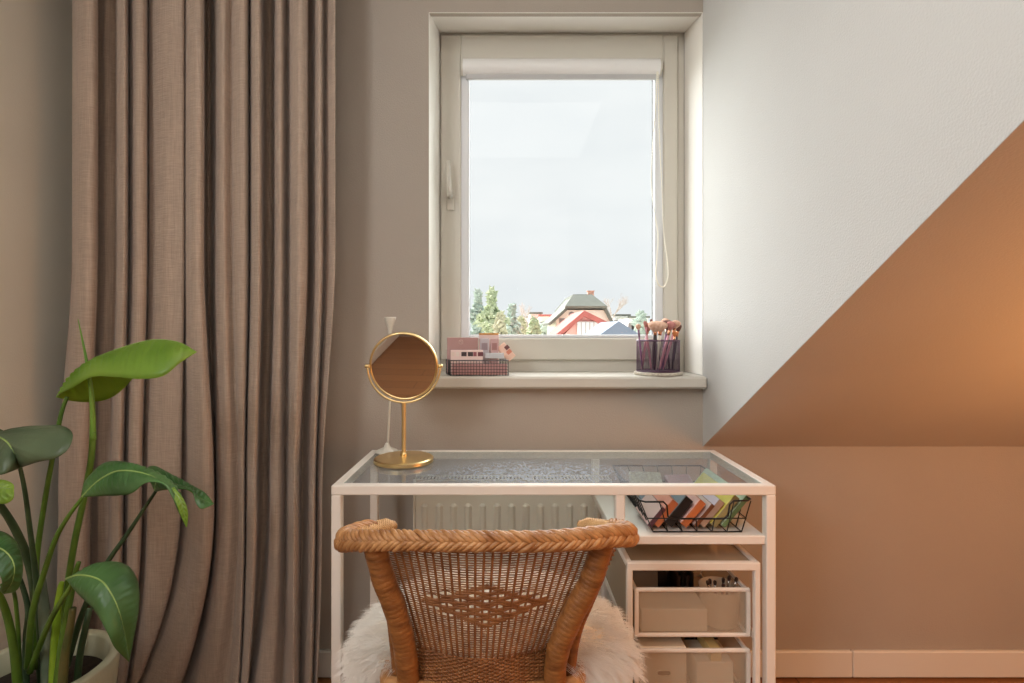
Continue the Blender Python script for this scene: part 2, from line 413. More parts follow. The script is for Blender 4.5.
# glass: clear greenish sheet with a film of dust over the middle of it
def desk_glass():
    g = bpy.data.materials.new('dusty_desk_glass'); g.use_nodes = True; nt = g.node_tree; N = nt.nodes; L = nt.links
    N.remove(N['Principled BSDF']); out = N['Material Output']
    t = N.new('ShaderNodeBsdfTransparent'); t.inputs[0].default_value = (.74,.80,.77,1)
    gl = N.new('ShaderNodeBsdfGlossy'); gl.inputs['Roughness'].default_value = .03
    
    mx = N.new('ShaderNodeMixShader'); L.new(reflectance(nt, .045), mx.inputs[0]); L.new(t.outputs[0], mx.inputs[1]); L.new(gl.outputs[0], mx.inputs[2])
    d = N.new('ShaderNodeBsdfDiffuse'); d.inputs[0].default_value = srgb(222,234,248)
    tc = N.new('ShaderNodeTexCoord')
    mp = N.new('ShaderNodeMapping'); mp.inputs['Scale'].default_value = (60,42,1); L.new(tc.outputs['Object'], mp.inputs[0])
    nz = N.new('ShaderNodeTexNoise'); nz.inputs['Scale'].default_value = 2.2; nz.inputs['Detail'].default_value = 12; nz.inputs['Roughness'].default_value = .72; L.new(mp.outputs[0], nz.inputs[0])
    m2 = N.new('ShaderNodeMapping'); m2.inputs['Scale'].default_value = (2.3,4.6,1); m2.inputs['Location'].default_value = (.08,.32,0); L.new(tc.outputs['Object'], m2.inputs[0])
    gr = N.new('ShaderNodeTexGradient'); gr.gradient_type = 'SPHERICAL'; L.new(m2.outputs[0], gr.inputs[0])
    r1 = N.new('ShaderNodeMapRange'); r1.inputs[1].default_value = .36; r1.inputs[2].default_value = .66; r1.inputs[3].default_value = .10; r1.inputs[4].default_value = .95; L.new(nz.outputs[0], r1.inputs[0])
    r2 = N.new('ShaderNodeMapRange'); r2.inputs[1].default_value = 0; r2.inputs[2].default_value = .7; r2.inputs[3].default_value = .22; r2.inputs[4].default_value = 1; L.new(gr.outputs[0], r2.inputs[0])
    mu = N.new('ShaderNodeMath'); mu.operation = 'MULTIPLY'; L.new(r1.outputs[0], mu.inputs[0]); L.new(r2.outputs[0], mu.inputs[1])
    m3 = N.new('ShaderNodeMixShader'); L.new(mu.outputs[0], m3.inputs[0]); L.new(mx.outputs[0], m3.inputs[1]); L.new(d.outputs[0], m3.inputs[2]); L.new(m3.outputs[0], out.inputs[0])
    return g
m = MB(); m.add([(DX0+T-.004, DY0+T-.004, DZ-.001), (DX1-T+.004, DY0+T-.004, DZ-.001), (DX1-T+.004, DY1-T+.004, DZ-.001), (DX0+T-.004, DY1-T+.004, DZ-.001)], [(0,1,2,3)])
g = m.build('glass_top', desk_glass(), desk, smooth=False, recalc=False)
g['label'] = 'dusty greenish glass pane'

# ------------------------------------------------------------------ drawer unit (mesh drawers)
UX0, UX1, UY0, UY1, UZ = .2685, .5705, 1.208, 1.545, .564
net = seethru('white_net', srgb(200,184,160), .34, .7)
net2 = seethru('white_net_side', srgb(196,178,152), .5, .7)
un = thing('drawer_unit', 'white metal drawer unit with net drawers standing under the desk shelf', 'drawer unit', ((UX0+UX1)/2, (UY0+UY1)/2, 0))
m = MB(); t = .0135
for x in (UX0, UX1-t):
    for y in (UY0, UY1-t): m.box(x, x+t, y, y+t, 0, UZ, .002)
m.box(UX0, UX1, UY0-.0005, UY0+t, UZ-.018, UZ+.0005, .002); m.box(UX0, UX1, UY1-t, UY1+.0005, UZ-.018, UZ, .002)
for x in (UX0, UX1-t): m.box(x, x+t, UY0+t, UY1-t, UZ-.014, UZ, .002)
for z in (.385, .245, .105):
    for x in (UX0+.002, UX1-t+.002): m.box(x, x+.009, UY0+t, UY1-t, z, z+.012)
m.build('unit_frame', M['white_metal'], un, smooth=False)
m = MB(); m.box(UX0+t, UX1-t, UY0+t, UY1-t, UZ-.006, UZ-.005); m.build('top_net', net2, un, smooth=False)
m = MB(); m.box(UX0+.005, UX0+.006, UY0+t, UY1-t, .4, UZ-.014); m.build('side_net', net2, un, smooth=False)
def drawer(z1, z0, x0, x1, y0, y1, tip):
    d = MB(); b = .0085
    d.box(x0, x1, y0, y0+b, z1-b, z1, .002); d.box(x0, x1, y0, y0+b, z0, z0+b, .002)
    d.box(x0, x0+b, y0, y0+b, z0+b, z1-b); d.box(x1-b, x1, y0, y0+b, z0+b, z1-b)
    for x in (x0, x1-b): d.box(x, x+b, y0+b, y1, z1-b-tip, z1-tip, .002)
    d.box(x0, x1, y1-b, y1, z1-b, z1, .002); d.box(x0, x1, y1-b, y1, z0, z0+b)
    for x in (x0, x1-b): d.box(x, x+b, y0+b, y1-b, z0, z0+b)
    o = d.build('drawer', M['white_metal'], un, smooth=False)
    k = MB(); k.box(x0+b, x1-b, y0+.004, y0+.005, z0+b, z1-b); k.build('front_net', net, o, smooth=False)
    k = MB(); k.box(x0+.003, x0+.004, y0+b, y1-b, z0+b, z1-b); k.box(x1-.004, x1-.003, y0+b, y1-b, z0+b, z1-b)
    k.box(x0+b, x1-b, y1-.005, y1-.004, z0+b, z1-b); k.box(x0+b, x1-b, y0+b, y1-b, z0+.001, z0+.003); k.build('drawer_net', net2, o, smooth=False)
    return o
zz = lambda py, Y: CZ-(py-HY)/F*Y
dr = []
for (p0, p1) in ((588.5, 637.5), (649.5, 700), (712, 762)):
    Y = 1.222; dr.append((zz(p0, Y), zz(p1, Y))); drawer(zz(p0, Y), zz(p1, Y), (635-HX)/F*Y, (750.5-HX)/F*Y, Y, 1.525, .004)
# contents
z0 = dr[0][1]+.0045
def boxthing(name, label, cat, x0, x1, y0, y1, z0, z1, mt, group=None, bev=.002):
    m = MB(); m.box(x0, x1, y0, y1, z0, z1, bev); o = m.build(name, mt, None, smooth=False)
    return tag(o, label, cat, group)
card = mat('white_card', srgb(236,226,208), .7); cream = mat('cream_plastic', srgb(226,212,190), .5)
blackp = mat('black_plastic', srgb(30,26,26), .4); brownd = mat('dark_brown_leather', srgb(60,40,32), .6)
boxthing('box', 'flat white box lying in the upper drawer behind its net front', 'box', .308, .462, 1.238, 1.33, z0, z0+.052, card)
m = MB(); m.lathe([(.036,0),(.041,.004),(.046,.085),(.0475,.087),(.045,.0865),(.0395,.006),(0,.005)], (.505,1.28,z0), 28)
tag(m.build('cup', cream, None), 'round cream cup standing in the upper drawer at its right', 'cup')
boxthing('pouch', 'dark pouch lying across the back of the upper drawer', 'pouch', .31, .415, 1.36, 1.5, z0, z0+.088, blackp, bev=.012)
boxthing('case', 'grey flat case standing on the left side of the upper drawer', 'case', .312, .375, 1.338, 1.355, z0, z0+.094, mat('grey_case', srgb(120,112,104), .6))
for i in range(4):
    boxthing('palette', 'black makeup palette filed upright in the upper drawer behind the white box', 'palette', .425+i*.011, .433+i*.011, 1.34, 1.48, z0, z0+.082+.008*(i % 2), blackp if i % 2 else brownd, 'black palettes filed in the upper drawer')
pc = [srgb(210,150,110), srgb(60,40,40), srgb(150,90,70), srgb(30,28,30), srgb(190,120,90), srgb(90,70,66), srgb(220,190,160)]
def brush(name, label, cat, p, q, hr, cols, head=.012, hl=.03, flat=1.0, group=None, frac=.72):
    """handle from p, ferrule, then bristles up to q"""
    P, Q = Vector(p), Vector(q); d = (Q-P); Ln = d.length; d.normalize()
    r = thing(name, label, cat, P, group)
    m = MB(); a = P+d*(Ln*frac); m.tube([P, P+d*Ln*.1, P+d*Ln*.5, a], [hr*.6, hr, hr*1.15, hr*.9], 10); m.build('handle', cols[0], r)
    b = P+d*(Ln-hl); m = MB(); m.tube([a-d*.001, a+(b-a)*.5, b+d*.001], [hr*.95, hr*1.0, hr*1.25], 10); m.build('ferrule', cols[1], r)
    m = MB(); n = 6; pts = []; rs = []
    for k in range(n+1):
        tt = k/n; pts.append(b+d*hl*tt); rs.append(max(.0008, hr*1.2+(head-hr*1.2)*math.sin(min(1, tt*1.35)*PI/2)) * (1 if tt < .7 else math.sqrt(max(.01, 1-((tt-.7)/.32)**2))))
    m.tube(pts, rs, 14, flat=flat); m.build('bristles', cols[2], r)
    return r
cop = mat('copper_ferrule', srgb(226,160,120), .25, metal=1); silver = mat('silver_ferrule', srgb(210,205,200), .25, metal=1)
for i in range(7):
    x = .478+.009*i+random.uniform(-.002, .002); y = 1.27+random.uniform(-.02, .02)
    brush('makeup_brush', 'thin makeup brush standing in the cup of the upper drawer', 'brush', (x*.6+.505*.4, 1.28, z0+.01), (x+.003*(i-3), y, z0+.103+random.uniform(0, .01)), .0025,
          [mat('pencil_%d' % i, pc[i], .4), silver, brownd], .004, .012, group='thin brushes in the drawer cup')
z1_ = dr[1][1]+.0045
b = boxthing('box', 'white storage box with an oval hand hole in the lower drawer', 'box', .302, .413, 1.236, 1.42, z1_, z1_+.108, card, bev=.003)
w = MB()
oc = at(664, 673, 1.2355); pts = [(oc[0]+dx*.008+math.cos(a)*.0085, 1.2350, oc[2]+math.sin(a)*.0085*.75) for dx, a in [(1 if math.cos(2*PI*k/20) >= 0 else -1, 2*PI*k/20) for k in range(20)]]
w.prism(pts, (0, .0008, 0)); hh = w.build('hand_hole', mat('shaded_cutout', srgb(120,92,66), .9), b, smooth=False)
w = MB(); w.tube(pts, .0012, 6, closed=True); w.build('hole_rim', card, b)
boxthing('box', 'smaller white box right of the storage box in the lower drawer', 'box', .436, .522, 1.238, 1.33, z1_, z1_+.072, card)
o = MB(); o.box(.47, .495, 1.24, 1.33, z1_+.0725, z1_+.1, .001); tag(o.build('note_block', mat('yellow_note', srgb(226,206,140), .7), None, smooth=False), 'yellow note block on the smaller white box', 'note block')
cols = [blackp, brownd, mat('navy_cover', srgb(40,42,60), .5), mat('tan_cover', srgb(170,120,80), .6)]
for i in range(9):
    x = .425+i*.012
    boxthing('booklet', 'dark booklet filed upright at the back of the lower drawer', 'booklet', x, x+.008, 1.345, 1.50, z1_, z1_+.104+.004*((i*7) % 3), cols[(i*3) % 4], 'dark booklets filed in the lower drawer')
boxthing('pouch', 'dark brown pouch lying behind the white storage box', 'pouch', .305, .41, 1.43, 1.51, z1_, z1_+.112, brownd, bev=.014)

# ------------------------------------------------------------------ wire basket with palettes on the shelf
SZ = .6265
bk = thing('wire_basket', 'black wire basket full of leaning palettes on the desk shelf', 'basket', (.43, 1.37, SZ))
bx0, bx1, by0, by1 = .332, .533, 1.222, 1.50; tx0, tx1, ty0, ty1 = .300, .552, 1.208, 1.53; tz = .702; bz = SZ+.003; w = .0014
m = MB()
bot = [(bx0,by0,bz),(bx1,by0,bz),(bx1,by1,bz),(bx0,by1,bz)]
def lerp(a, b, t): return tuple(a[i]+(b[i]-a[i])*t for i in range(3))
nx0, nx1 = at(667, 510, ty0)[0], at(730, 510, ty0)[0]; nz = zz(519.5, ty0)
rim = [(tx0,ty0+.01,tz),(tx0+.01,ty0,tz),(nx0-.008,ty0,tz),(nx0,ty0+.001,tz-.008),(nx0+.003,ty0+.004,nz+.006),(nx0+.012,ty0+.005,nz),(nx1-.012,ty0+.005,nz),(nx1-.003,ty0+.004,nz+.006),(nx1,ty0+.001,tz-.006),(nx1+.008,ty0,tz+.002),(tx1-.01,ty0,tz+.003),(tx1,ty0+.01,tz+.003),(tx1,ty1,tz),(tx0,ty1,tz)]
m.tube(rim, w*1.5, 8, closed=True); m.build('rim_wire', M['dark'], bk)
m = MB(); m.tube(bot, w*1.2, 6, closed=True)
for t_ in (.25,.5,.75):
    m.tube([lerp(bot[0],bot[3],t_), lerp(bot[1],bot[2],t_)], w, 6)
def rise(p, x, y, z): m.tube(cr([p, (p[0]+(x-p[0])*.15, p[1]+(y-p[1])*.15, p[2]+(z-p[2])*.12), (x, y, z)], 4), w, 6)
for k in range(1, 6):
    t_ = k/6; p = lerp(bot[0], bot[1], t_); x = tx0+(tx1-tx0)*t_; inn = nx0 < x < nx1
    rise(p, x, ty0+(.005 if inn else 0), nz if inn else tz)
    p = lerp(bot[3], bot[2], t_); rise(p, x, ty1, tz)
    m.tube([lerp(bot[0],bot[1],t_), lerp(bot[3],bot[2],t_)], w, 6)
for k in range(0, 10):
    t_ = k/9; y = ty0+.008+(ty1-ty0-.008)*t_
    rise(lerp(bot[0], bot[3], t_), tx0, y, tz); rise(lerp(bot[1], bot[2], t_), tx1, y, tz)
mid = [lerp(bot[0],(tx0,ty0,tz),.45), lerp(bot[1],(tx1,ty0,tz),.45), lerp(bot[2],(tx1,ty1,tz),.45), lerp(bot[3],(tx0,ty1,tz),.45)]
m.tube(mid, w, 6, closed=True)
m.build('wires', M['dark'], bk)
# items lean to the right; (foot px, thickness, length, y0, depth, colour broad face, colour edges)
def leaner(label, x, t, Ln, y0, dep, cface, cedge, ang=50, name='palette', lift=.0):
    a = Vector((math.cos(math.radians(ang)), 0, math.sin(math.radians(ang)))); n = Vector((-a.z, 0, a.x))
    c = Vector((x, y0+dep/2, bz+.003+lift))+a*(Ln/2)+n*(t/2)+Vector((t*a.z*.0,0,0))
    r = thing(name, label, 'palette' if name == 'palette' else name.split('_')[-1], (x, y0, bz))
    m = MB(); m.obox(c, a, (0,1,0), n, Ln, dep, t*.84, .0012); m.build('body', cedge, r, smooth=False)
    m = MB(); m.obox(c+n*t*.46, a, (0,1,0), n, Ln-.002, dep-.002, t*.08, .0006); m.build('lid', cface, r, smooth=False)
    return r
def cm(nm, r, g, b, rough=.45): return mat(nm, srgb(r, g, b), rough)
L = [('mauve palette with a dark edge, leftmost of the leaning ones in the wire basket', 250, .014, .055, (216,190,184), (92,56,66)),
     ('salmon pink palette with orange brown edge in the wire basket', 300, .021, .072, (226,160,140), (186,110,70)),
     ('thick black palette with a blue grey top in the wire basket', 385, .026, .078, (120,140,152), (26,24,26)),
     ('bright orange palette leaning right of the black one in the wire basket', 475, .021, .072, (238,190,180), (192,112,66)),
     ('thin brown palette right of the bright orange one in the wire basket', 542, .012, .066, (214,196,190), (120,70,40)),
     ('grey brown palette with a lilac top leaning in the wire basket', 592, .019, .074, (214,206,222), (176,150,132)),
     ('yellow topped palette with an olive edge in the wire basket', 662, .018, .088, (232,220,104), (150,140,96)),
     ('pale green palette at the right end of the wire basket', 722, .013, .09, (196,218,190), (104,134,92))]
for i, (lb, zx, t_, Ln, cf, ce) in enumerate(L):
    x = (zx/6.4+610-HX)/F*1.238
    dep = [.12, .13, .11, .10, .09, .13, .2, .25][i]
    leaner(lb, x+.004, t_*.95, Ln, 1.232+.001*(i % 3), dep, cm('face_%d' % i, *cf), cm('edge_%d' % i, *ce), 50)
# things lying further back
def slab(label, name, c, a, la, lb, t, colr, tilt=20, yaw=0):
    A = Vector((math.cos(math.radians(yaw)), math.sin(math.radians(yaw)), 0)); B0 = Vector((-A.y, A.x, 0)); tl = math.radians(tilt)
    B = B0*math.cos(tl)+Vector((0,0,1))*math.sin(tl); n = A.cross(B)
    m = MB(); m.obox(c, A, B, n, la, lb, t, .0015); return tag(m.build(name, colr, None, smooth=False), label, name.split('_')[-1])
slab('cream speckled pouch lying at the back left of the wire basket', 'pouch', (.372,1.44,.672), 0, .085, .085, .02, mat('speckled_cream', srgb(206,200,176), .8, vscale=150, col2=srgb(150,140,128)), 28, -6)
slab('dusty pink palette lying at the back of the wire basket', 'palette', (.468,1.445,.668), 0, .07, .08, .014, cm('dusty_pink', 196,150,156), 26, 4)
slab('grey blue compact under the cream pouch in the wire basket', 'compact', (.375,1.36,.648), 0, .07, .06, .02, cm('grey_blue', 120,134,146), 8, 0)

# ------------------------------------------------------------------ makeup mirror
MC = Vector((-.2765, 1.42, .994)); mr = thing('makeup_mirror', 'round brass makeup mirror on a stem standing on the left of the glass desk', 'mirror', (MC.x, MC.y, DZ))
m = MB(); m.lathe([(.0,.0),(.075,.0),(.078,.002),(.078,.010),(.075,.0125),(.02,.016),(.0,.0165)], (MC.x, MC.y, DZ+.0005), 64); m.build('base', M['gold'], mr, smooth='auto')
m = MB(); m.tube([(MC.x, MC.y, DZ+.015), (MC.x, MC.y, MC.z-.098)], .0058, 20); m.lathe([(.009,0),(.009,.006),(.006,.01)], (MC.x, MC.y, DZ+.0155), 20); m.build('stem', M['gold'], mr, smooth='auto')
pts = [(MC.x+math.cos(a)*.0965, MC.y, MC.z+math.sin(a)*.0965) for a in [PI+PI*k/36 for k in range(37)]]
m = MB(); m.tube(pts, .0028, 8); m.build('yoke', M['gold'], mr)
for s in (-1, 1):
    m = MB(); m.lathe([(.0,.0),(.005,.0),(.005,.012),(.003,.014),(0,.014)], (MC.x+s*.0895, MC.y, MC.z), 14, axis=(s,0,0)); m.build('pivot', M['gold'], mr)
ax = Vector((-.05, -1, -.15)).normalized()
m = MB(); m.lathe([(.086,-.0065),(.0905,-.006),(.0922,-.003),(.0922,.003),(.0905,.006),(.086,.0065),(.086,-.0065)], MC, 72, axis=ax, caps=False)
ring = m.build('mirror_rim', M['gold'], mr)
m = MB(); m.lathe([(0,.005),(.0865,.005),(.0865,-.005),(0,-.005)], MC, 72, axis=ax); m.build('mirror_disc', M['mirror'], mr, smooth='auto')
# slender white stand behind it
JX, JY = at(390, 452, 1.525)[0], 1.525
js = thing('jewellery_stand', 'slender white stand with a flared cup on top behind the brass mirror', 'stand', (JX, JY, DZ))
m = MB(); m.lathe([(.0,.0),(.032,.0),(.0335,.003),(.028,.008),(.010,.016),(.006,.026),(.0,.03)], (JX-.008, JY+.0, DZ+.0005), 28); m.build('foot', M['pvc'], js)
zt = zz(317, JY); m = MB(); m.tube(cr([(JX-.006,JY,DZ+.02), (JX-.002,JY,.86), (JX+.003,JY,.95), (JX+.001,JY,1.03), (JX, JY, zt-.04)], 8), .0032, 10); m.build('stem', M['pvc'], js)
m = MB(); m.lathe([(.004,-.055),(.0055,-.040),(.0085,-.028),(.014,-.014),(.0170,-.004),(.0168,0),(.014,-.001),(.009,-.010),(0,-.014)], (JX, JY, zt), 24); m.build('cup', M['pvc'], js)

# ------------------------------------------------------------------ sill: palette basket and brush holder
Z0 = OZ0+.0006
pb = thing('palette_basket', 'small grey wire basket of palettes on the left of the window sill', 'basket', ((478-HX)/F*1.68, 1.68, Z0))
X = lambda px, Y: (px-HX)/F*Y
a0, a1, c0, c1 = X(450.5,1.655), X(508.5,1.655), 1.655, 1.735; H = .047
m = MB()
ab = X(446, 1.735)
for (p, q) in (((a0,c0),(a1,c0)), ((a1,c0),(a1,c1)), ((a1,c1),(ab,c1)), ((ab,c1),(a0,c0))):
    Ln = math.hypot(q[0]-p[0], q[1]-p[1]); k = int(Ln/.0088)
    for i in range(k+1):
        t_ = i/k; x, y = p[0]+(q[0]-p[0])*t_, p[1]+(q[1]-p[1])*t_; m.tube([(x,y,Z0),(x,y,Z0+H)], .0008, 5)
    for j in range(6): m.tube([(p[0],p[1],Z0+.0012+j*H/5.2), (q[0],q[1],Z0+.0012+j*H/5.2)], .0008, 5)
for i in range(20):
    x = a0+(a1-a0)*i/19; m.tube([(x,c0,Z0+.0012),(x,c1,Z0+.0012)], .0008, 4)
m.build('wire_mesh', mat('grey_wire', srgb(74,70,72), .45, metal=.3), pb)
m = MB(); m.tube([(a0,c0,Z0+H),(a1,c0,Z0+H),(a1,c1,Z0+H),(ab,c1,Z0+H)], .0016, 6, closed=True); m.build('rim', mat('grey_wire_rim', srgb(96,92,94), .4, metal=.3), pb)
def upbox(name, label, cat, pa, pb_, y, t_, zt, colr, z0=None, lean=0, parts=None):
    x0, x1 = X(pa, y), X(pb_, y); zb = Z0+.003 if z0 is None else z0
    r = thing(name, label, cat, ((x0+x1)/2, y, zb))
    m = MB(); m.obox(((x0+x1)/2, y+t_/2+lean*(zt-zb)/2, (zb+zt)/2), (1,0,0), (0,1,-lean), (0,lean,1), x1-x0, t_, zt-zb, .0012); m.build('case', colr, r, smooth=False)
    return r
pink = cm('rose_palette', 178,140,136); pal = cm('pale_pink', 232,208,202)
r1 = upbox('palette', 'mauve rose palette standing open at the back of the sill basket', 'palette', 447.0, 478, 1.705, .009, zz(337.5,1.705), pink)
m = MB(); ec = at(461, 342, 1.7042); m.tube(circ(ec, .0065, 20, 'y'), .0007, 5, closed=True); m.tube(cr([(ec[0]-.003,ec[1],ec[2]-.004),(ec[0]-.003,ec[1],ec[2]+.004),(ec[0]+.002,ec[1],ec[2]-.003),(ec[0]+.003,ec[1],ec[2]+.004)],4), .0006, 5); m.build('embossed_mark', pal, r1)
r2 = upbox('palette', 'pale pink palette with a row of eyeshadow pans at the front of the sill basket', 'palette', 450.5, 483, 1.668, .008, zz(350,1.668), pal)
pans = [(225,205,195),(228,214,205),(60,46,50),(70,60,58),(150,90,96),(110,60,66)]
for i, c in enumerate(pans):
    x = X([453,457.5,463,469.5,475,479.5][i]-.0, 1.667); m = MB(); m.box(x-.005, x+(.011 if i in (2,3,5) else .005), 1.6668, 1.668, zz(356.2,1.667), zz(352.0,1.667)); m.build('pan', cm('pan_%d' % i, *c), r2, smooth=False)
r3 = upbox('palette', 'pink box with an orange top edge standing behind the clear cases', 'palette', 478.8, 499, 1.722, .008, zz(334.8,1.722), pal)
m = MB(); m.box(X(479,1.72), X(498.5,1.72), 1.7205, 1.731, zz(335,1.722), zz(333,1.722), .001); m.build('lid_edge', cm('orange_edge', 206,150,84), r3, smooth=False)
for a_, b_, c_ in ((480,489,(196,190,196)), (490.5,498.5,(206,172,170))):
    r4 = upbox('compact', ['grey clear lidded compact', 'pink clear lidded compact'][a_ > 485]+' leaning in the middle of the sill basket', 'compact', a_, b_, 1.695, .008, zz(338.5,1.695), cm('clear_%d' % a_, *c_, .2))
    m = MB(); m.box(X(a_+1.5,1.694), X(b_-1.5,1.694), 1.6938, 1.695, zz(350,1.694), zz(343,1.694)); m.build('pan', cm('cpan_%d' % a_, c_[0]-40, c_[1]-50, c_[2]-50), r4, smooth=False)
r5 = upbox('tube', 'silver grey tube lying on top of the sill basket', 'tube', 485, 504, 1.672, .012, zz(353,1.672), cm('silver_tube', 204,208,212,.25), z0=zz(358.5,1.672))
r6 = thing('palette', 'small peach palette with dark pans tilted at the right end of the sill basket', 'palette', (X(506,1.71), 1.71, Z0))
c = Vector(at(507.5, 349.5, 1.71)); A = Vector((.75,0,.66)).normalized(); n = Vector((0,-1,.1)).normalized(); B = A.cross(n)
m = MB(); m.obox(c+Vector((-.004,0,-.008)), A, B, n, .031, .058, .006, .002); m.build('case', cm('peach', 240,204,184), r6, smooth=False)
up = B if B.z > 0 else -B
m = MB(); m.obox(c-n*-.0034+up*.006+A*.003, A, B, n, .014, .013, .001); m.build('pan', cm('dpan', 110,64,64), r6, smooth=False)
m = MB(); m.obox(c-n*-.0034-up*.009-A*.001, A, B, n, .016, .012, .001); m.build('pan', cm('dpan2', 214,136,110), r6, smooth=False)
r7 = upbox('palette', 'deep rose palette lying flat inside the sill basket', 'palette', 452, 503, 1.665, .0015+.05, Z0+.036, cm('deep_rose', 172,104,108), z0=Z0+.003)
r7.name = 'palette'
bpy.data.objects.remove(r7.children[0]); m = MB()
m.box(a0+.004, a1-.004, c0+.004, c0+.0105, Z0+.0025, Z0+.036, .001); m.build('case', cm('deep_rose2', 204,156,154), r7, smooth=False); r7['label'] = 'deep rose palette on edge right behind the wires of the sill basket'

HXc, HYc = X(658, 1.70), 1.70
cs = MB(); cs.lathe([(0,0),(.072,0),(.0745,.002),(.0745,.008),(.072,.010),(0,.010)], (HXc, HYc, Z0), 48)
tag(cs.build('coaster', mat('speckled_coaster', srgb(214,206,190), .6, vscale=160, col2=srgb(170,160,146)), None, smooth='auto'), 'round speckled coaster under the brush holder on the sill', 'coaster')
bh = thing('brush_holder', 'round smoky violet holder full of makeup brushes on the right of the sill', 'holder', (HXc, HYc, Z0+.0105))
zb, zt = Z0+.0105, zz(340.5, 1.69); R = .066
vio = seethru('violet_mesh', srgb(66,42,66), .34, .35)
m = MB()
for k in range(64):
    a = 2*PI*k/64; m.tube([(HXc+math.cos(a)*R, HYc+math.sin(a)*R, zb), (HXc+math.cos(a)*R, HYc+math.sin(a)*R, zt)], .0005, 4)
m.build('wall_wires', mat('violet_wire', srgb(92,60,84), .4, metal=.4), bh)
m = MB(); m.lathe([(R,0.001),(R,zt-zb)], (HXc,HYc,zb), 64); 
m.v = m.v; w_ = m; w_.f = [f for f in w_.f if len(f) == 4]; w_.build('wall', vio, bh)
m = MB(); m.tube(circ((HXc,HYc,zt), R, 48), .002, 8, closed=True); m.build('rim', mat('violet_rim_top', srgb(84,54,78), .35, metal=.4), bh)
m = MB(); m.tube(circ((HXc,HYc,zb+.002), R, 48), .002, 8, closed=True); m.lathe([(0,0),(R,0),(R,.002),(0,.002)], (HXc,HYc,zb), 48)
m.build('holder_base', mat('violet_rim', srgb(84,54,78), .35, metal=.4), bh)
pk, blk, ivory, mauve = cm('pink_handle',214,150,160,.3), blackp, cm('ivory_handle',232,222,206,.3), cm('mauve_handle',128,84,120,.3)
tan_b = mat('tan_bristle', srgb(206,158,132), .9, vscale=120, col2=srgb(236,200,176)); dk_b = mat('dark_bristle', srgb(92,64,58), .9, vscale=120, col2=srgb(140,96,84)); rose_b = mat('rose_bristle', srgb(170,104,100), .9, vscale=120, col2=srgb(206,146,136))
bl_ = [('small round headed brush sticking out furthest left of the holder', 638, 324, (640,371), .0028, [mauve,mauve,tan_b], .0085, .018, 1.66),
 ('pink brush with a reddish head at the left of the holder', 645, 321, (652,371), .0032, [pk,pk,rose_b], .006, .02, 1.68),
 ('rose headed brush with copper ferrule behind the left brushes', 648.5, 323, (642,371), .004, [pk,cop,rose_b], .012, .028, 1.69),
 ('large fluffy pale powder brush with black handle at the front of the holder', 655.5, 321, (655.5,371), .0058, [blk,cop,tan_b], .024, .034, 1.665),
 ('ivory handled brush with a wide pale head in front of the holder', 661.5, 321.5, (656.5,371), .0056, [ivory,cop,tan_b], .021, .032, 1.672),
 ('fluffy mauve brown brush right of the powder brushes', 668, 320, (662,371), .0048, [mauve,silver,dk_b], .018, .03, 1.70),
 ('pink handled angled brush leaning right out of the holder', 672, 321.5, (660,371), .004, [pk,cop,rose_b], .014, .028, 1.68),
 ('long copper brush with a tan head leaning far right', 677, 320.5, (663,371), .004, [pk,cop,tan_b], .015, .026, 1.70),
 ('brown headed brush at the right rim of the holder', 679, 324, (671,371), .0036, [blk,cop,dk_b], .010, .024, 1.72),
 ('orange brown brush low at the right of the holder', 675, 331, (673,371), .003, [blk,cop,mat('or_br', srgb(200,120,70), .9)], .007, .018, 1.685),
 ('thin brush with a dark pointed head behind the pale powder brush', 651, 319, (661,371), .0026, [blk,silver,dk_b], .005, .02, 1.725),
 ('black handled brush standing at the back of the holder', 665, 318.5, (668,371), .004, [blk,silver,tan_b], .014, .03, 1.73)]
for (lb, px, py, ft, hr, cl, hd, hl, Y) in bl_:
    q = Vector(at(px, py, Y)); fx = X(ft[0], Y); fy = HYc+(Y-HYc)*.6
    if math.hypot(fx-HXc, fy-HYc) > R-.008: 
        s_ = (R-.008)/math.hypot(fx-HXc, fy-HYc); fx = HXc+(fx-HXc)*s_; fy = HYc+(fy-HYc)*s_
    brush('makeup_brush', lb, 'brush', (fx, fy, zb+.006), q, hr, cl, hd, hl)
SUN_E, FILL_E, CEIL_E, LAMP_E, SIDE_E = 18.0, 6, 10, 24, 50
# ------------------------------------------------------------------ rattan chair
ch = thing('rattan_chair', 'orange brown woven rattan armchair with a braided rim, its back to us', 'chair', (-.04, 1.08, 0))
RP = [(-.238,1.115,.684),(-.274,1.07,.689),(-.298,1.02,.697),(-.294,.965,.709),(-.258,.918,.728),(-.19,.884,.742),(-.115,.866,.748),(-.035,.860,.750),(.045,.864,.748),(.115,.880,.745),(.178,.914,.738),(.213,.955,.722),(.222,1.01,.706),(.200,1.065,.694),(.148,1.11,.686)]
path = cr(RP, 26); cum = [0]
for i in range(1, len(path)): cum.append(cum[-1]+(path[i]-path[i-1]).length)
TOT = cum[-1]
def on(s):
    s = max(0, min(TOT-1e-6, s)); lo, hi = 0, len(cum)-1
    while hi-lo > 1:
        md = (lo+hi)//2
        if cum[md] <= s: lo = md
        else: hi = md
    t = (s-cum[lo])/(cum[hi]-cum[lo]); p = path[lo].lerp(path[hi], t); T_ = (path[hi]-path[lo]).normalized()
    outw = T_.cross(Vector((0,0,1))).normalized()      # towards outside of the chair
    return p, T_, outw, Vector((0,0,1))
def rimpt(s, phi, r):
    p, T_, o_, u_ = on(s); return p+o_*math.cos(phi)*r+u_*math.sin(phi)*r
s_test = on(TOT/2)[2]
sg = -1 if s_test.y > 0 else 1
_on = on
def on(s):
    p, T_, o_, u_ = _on(s); return p, T_, o_*sg, u_
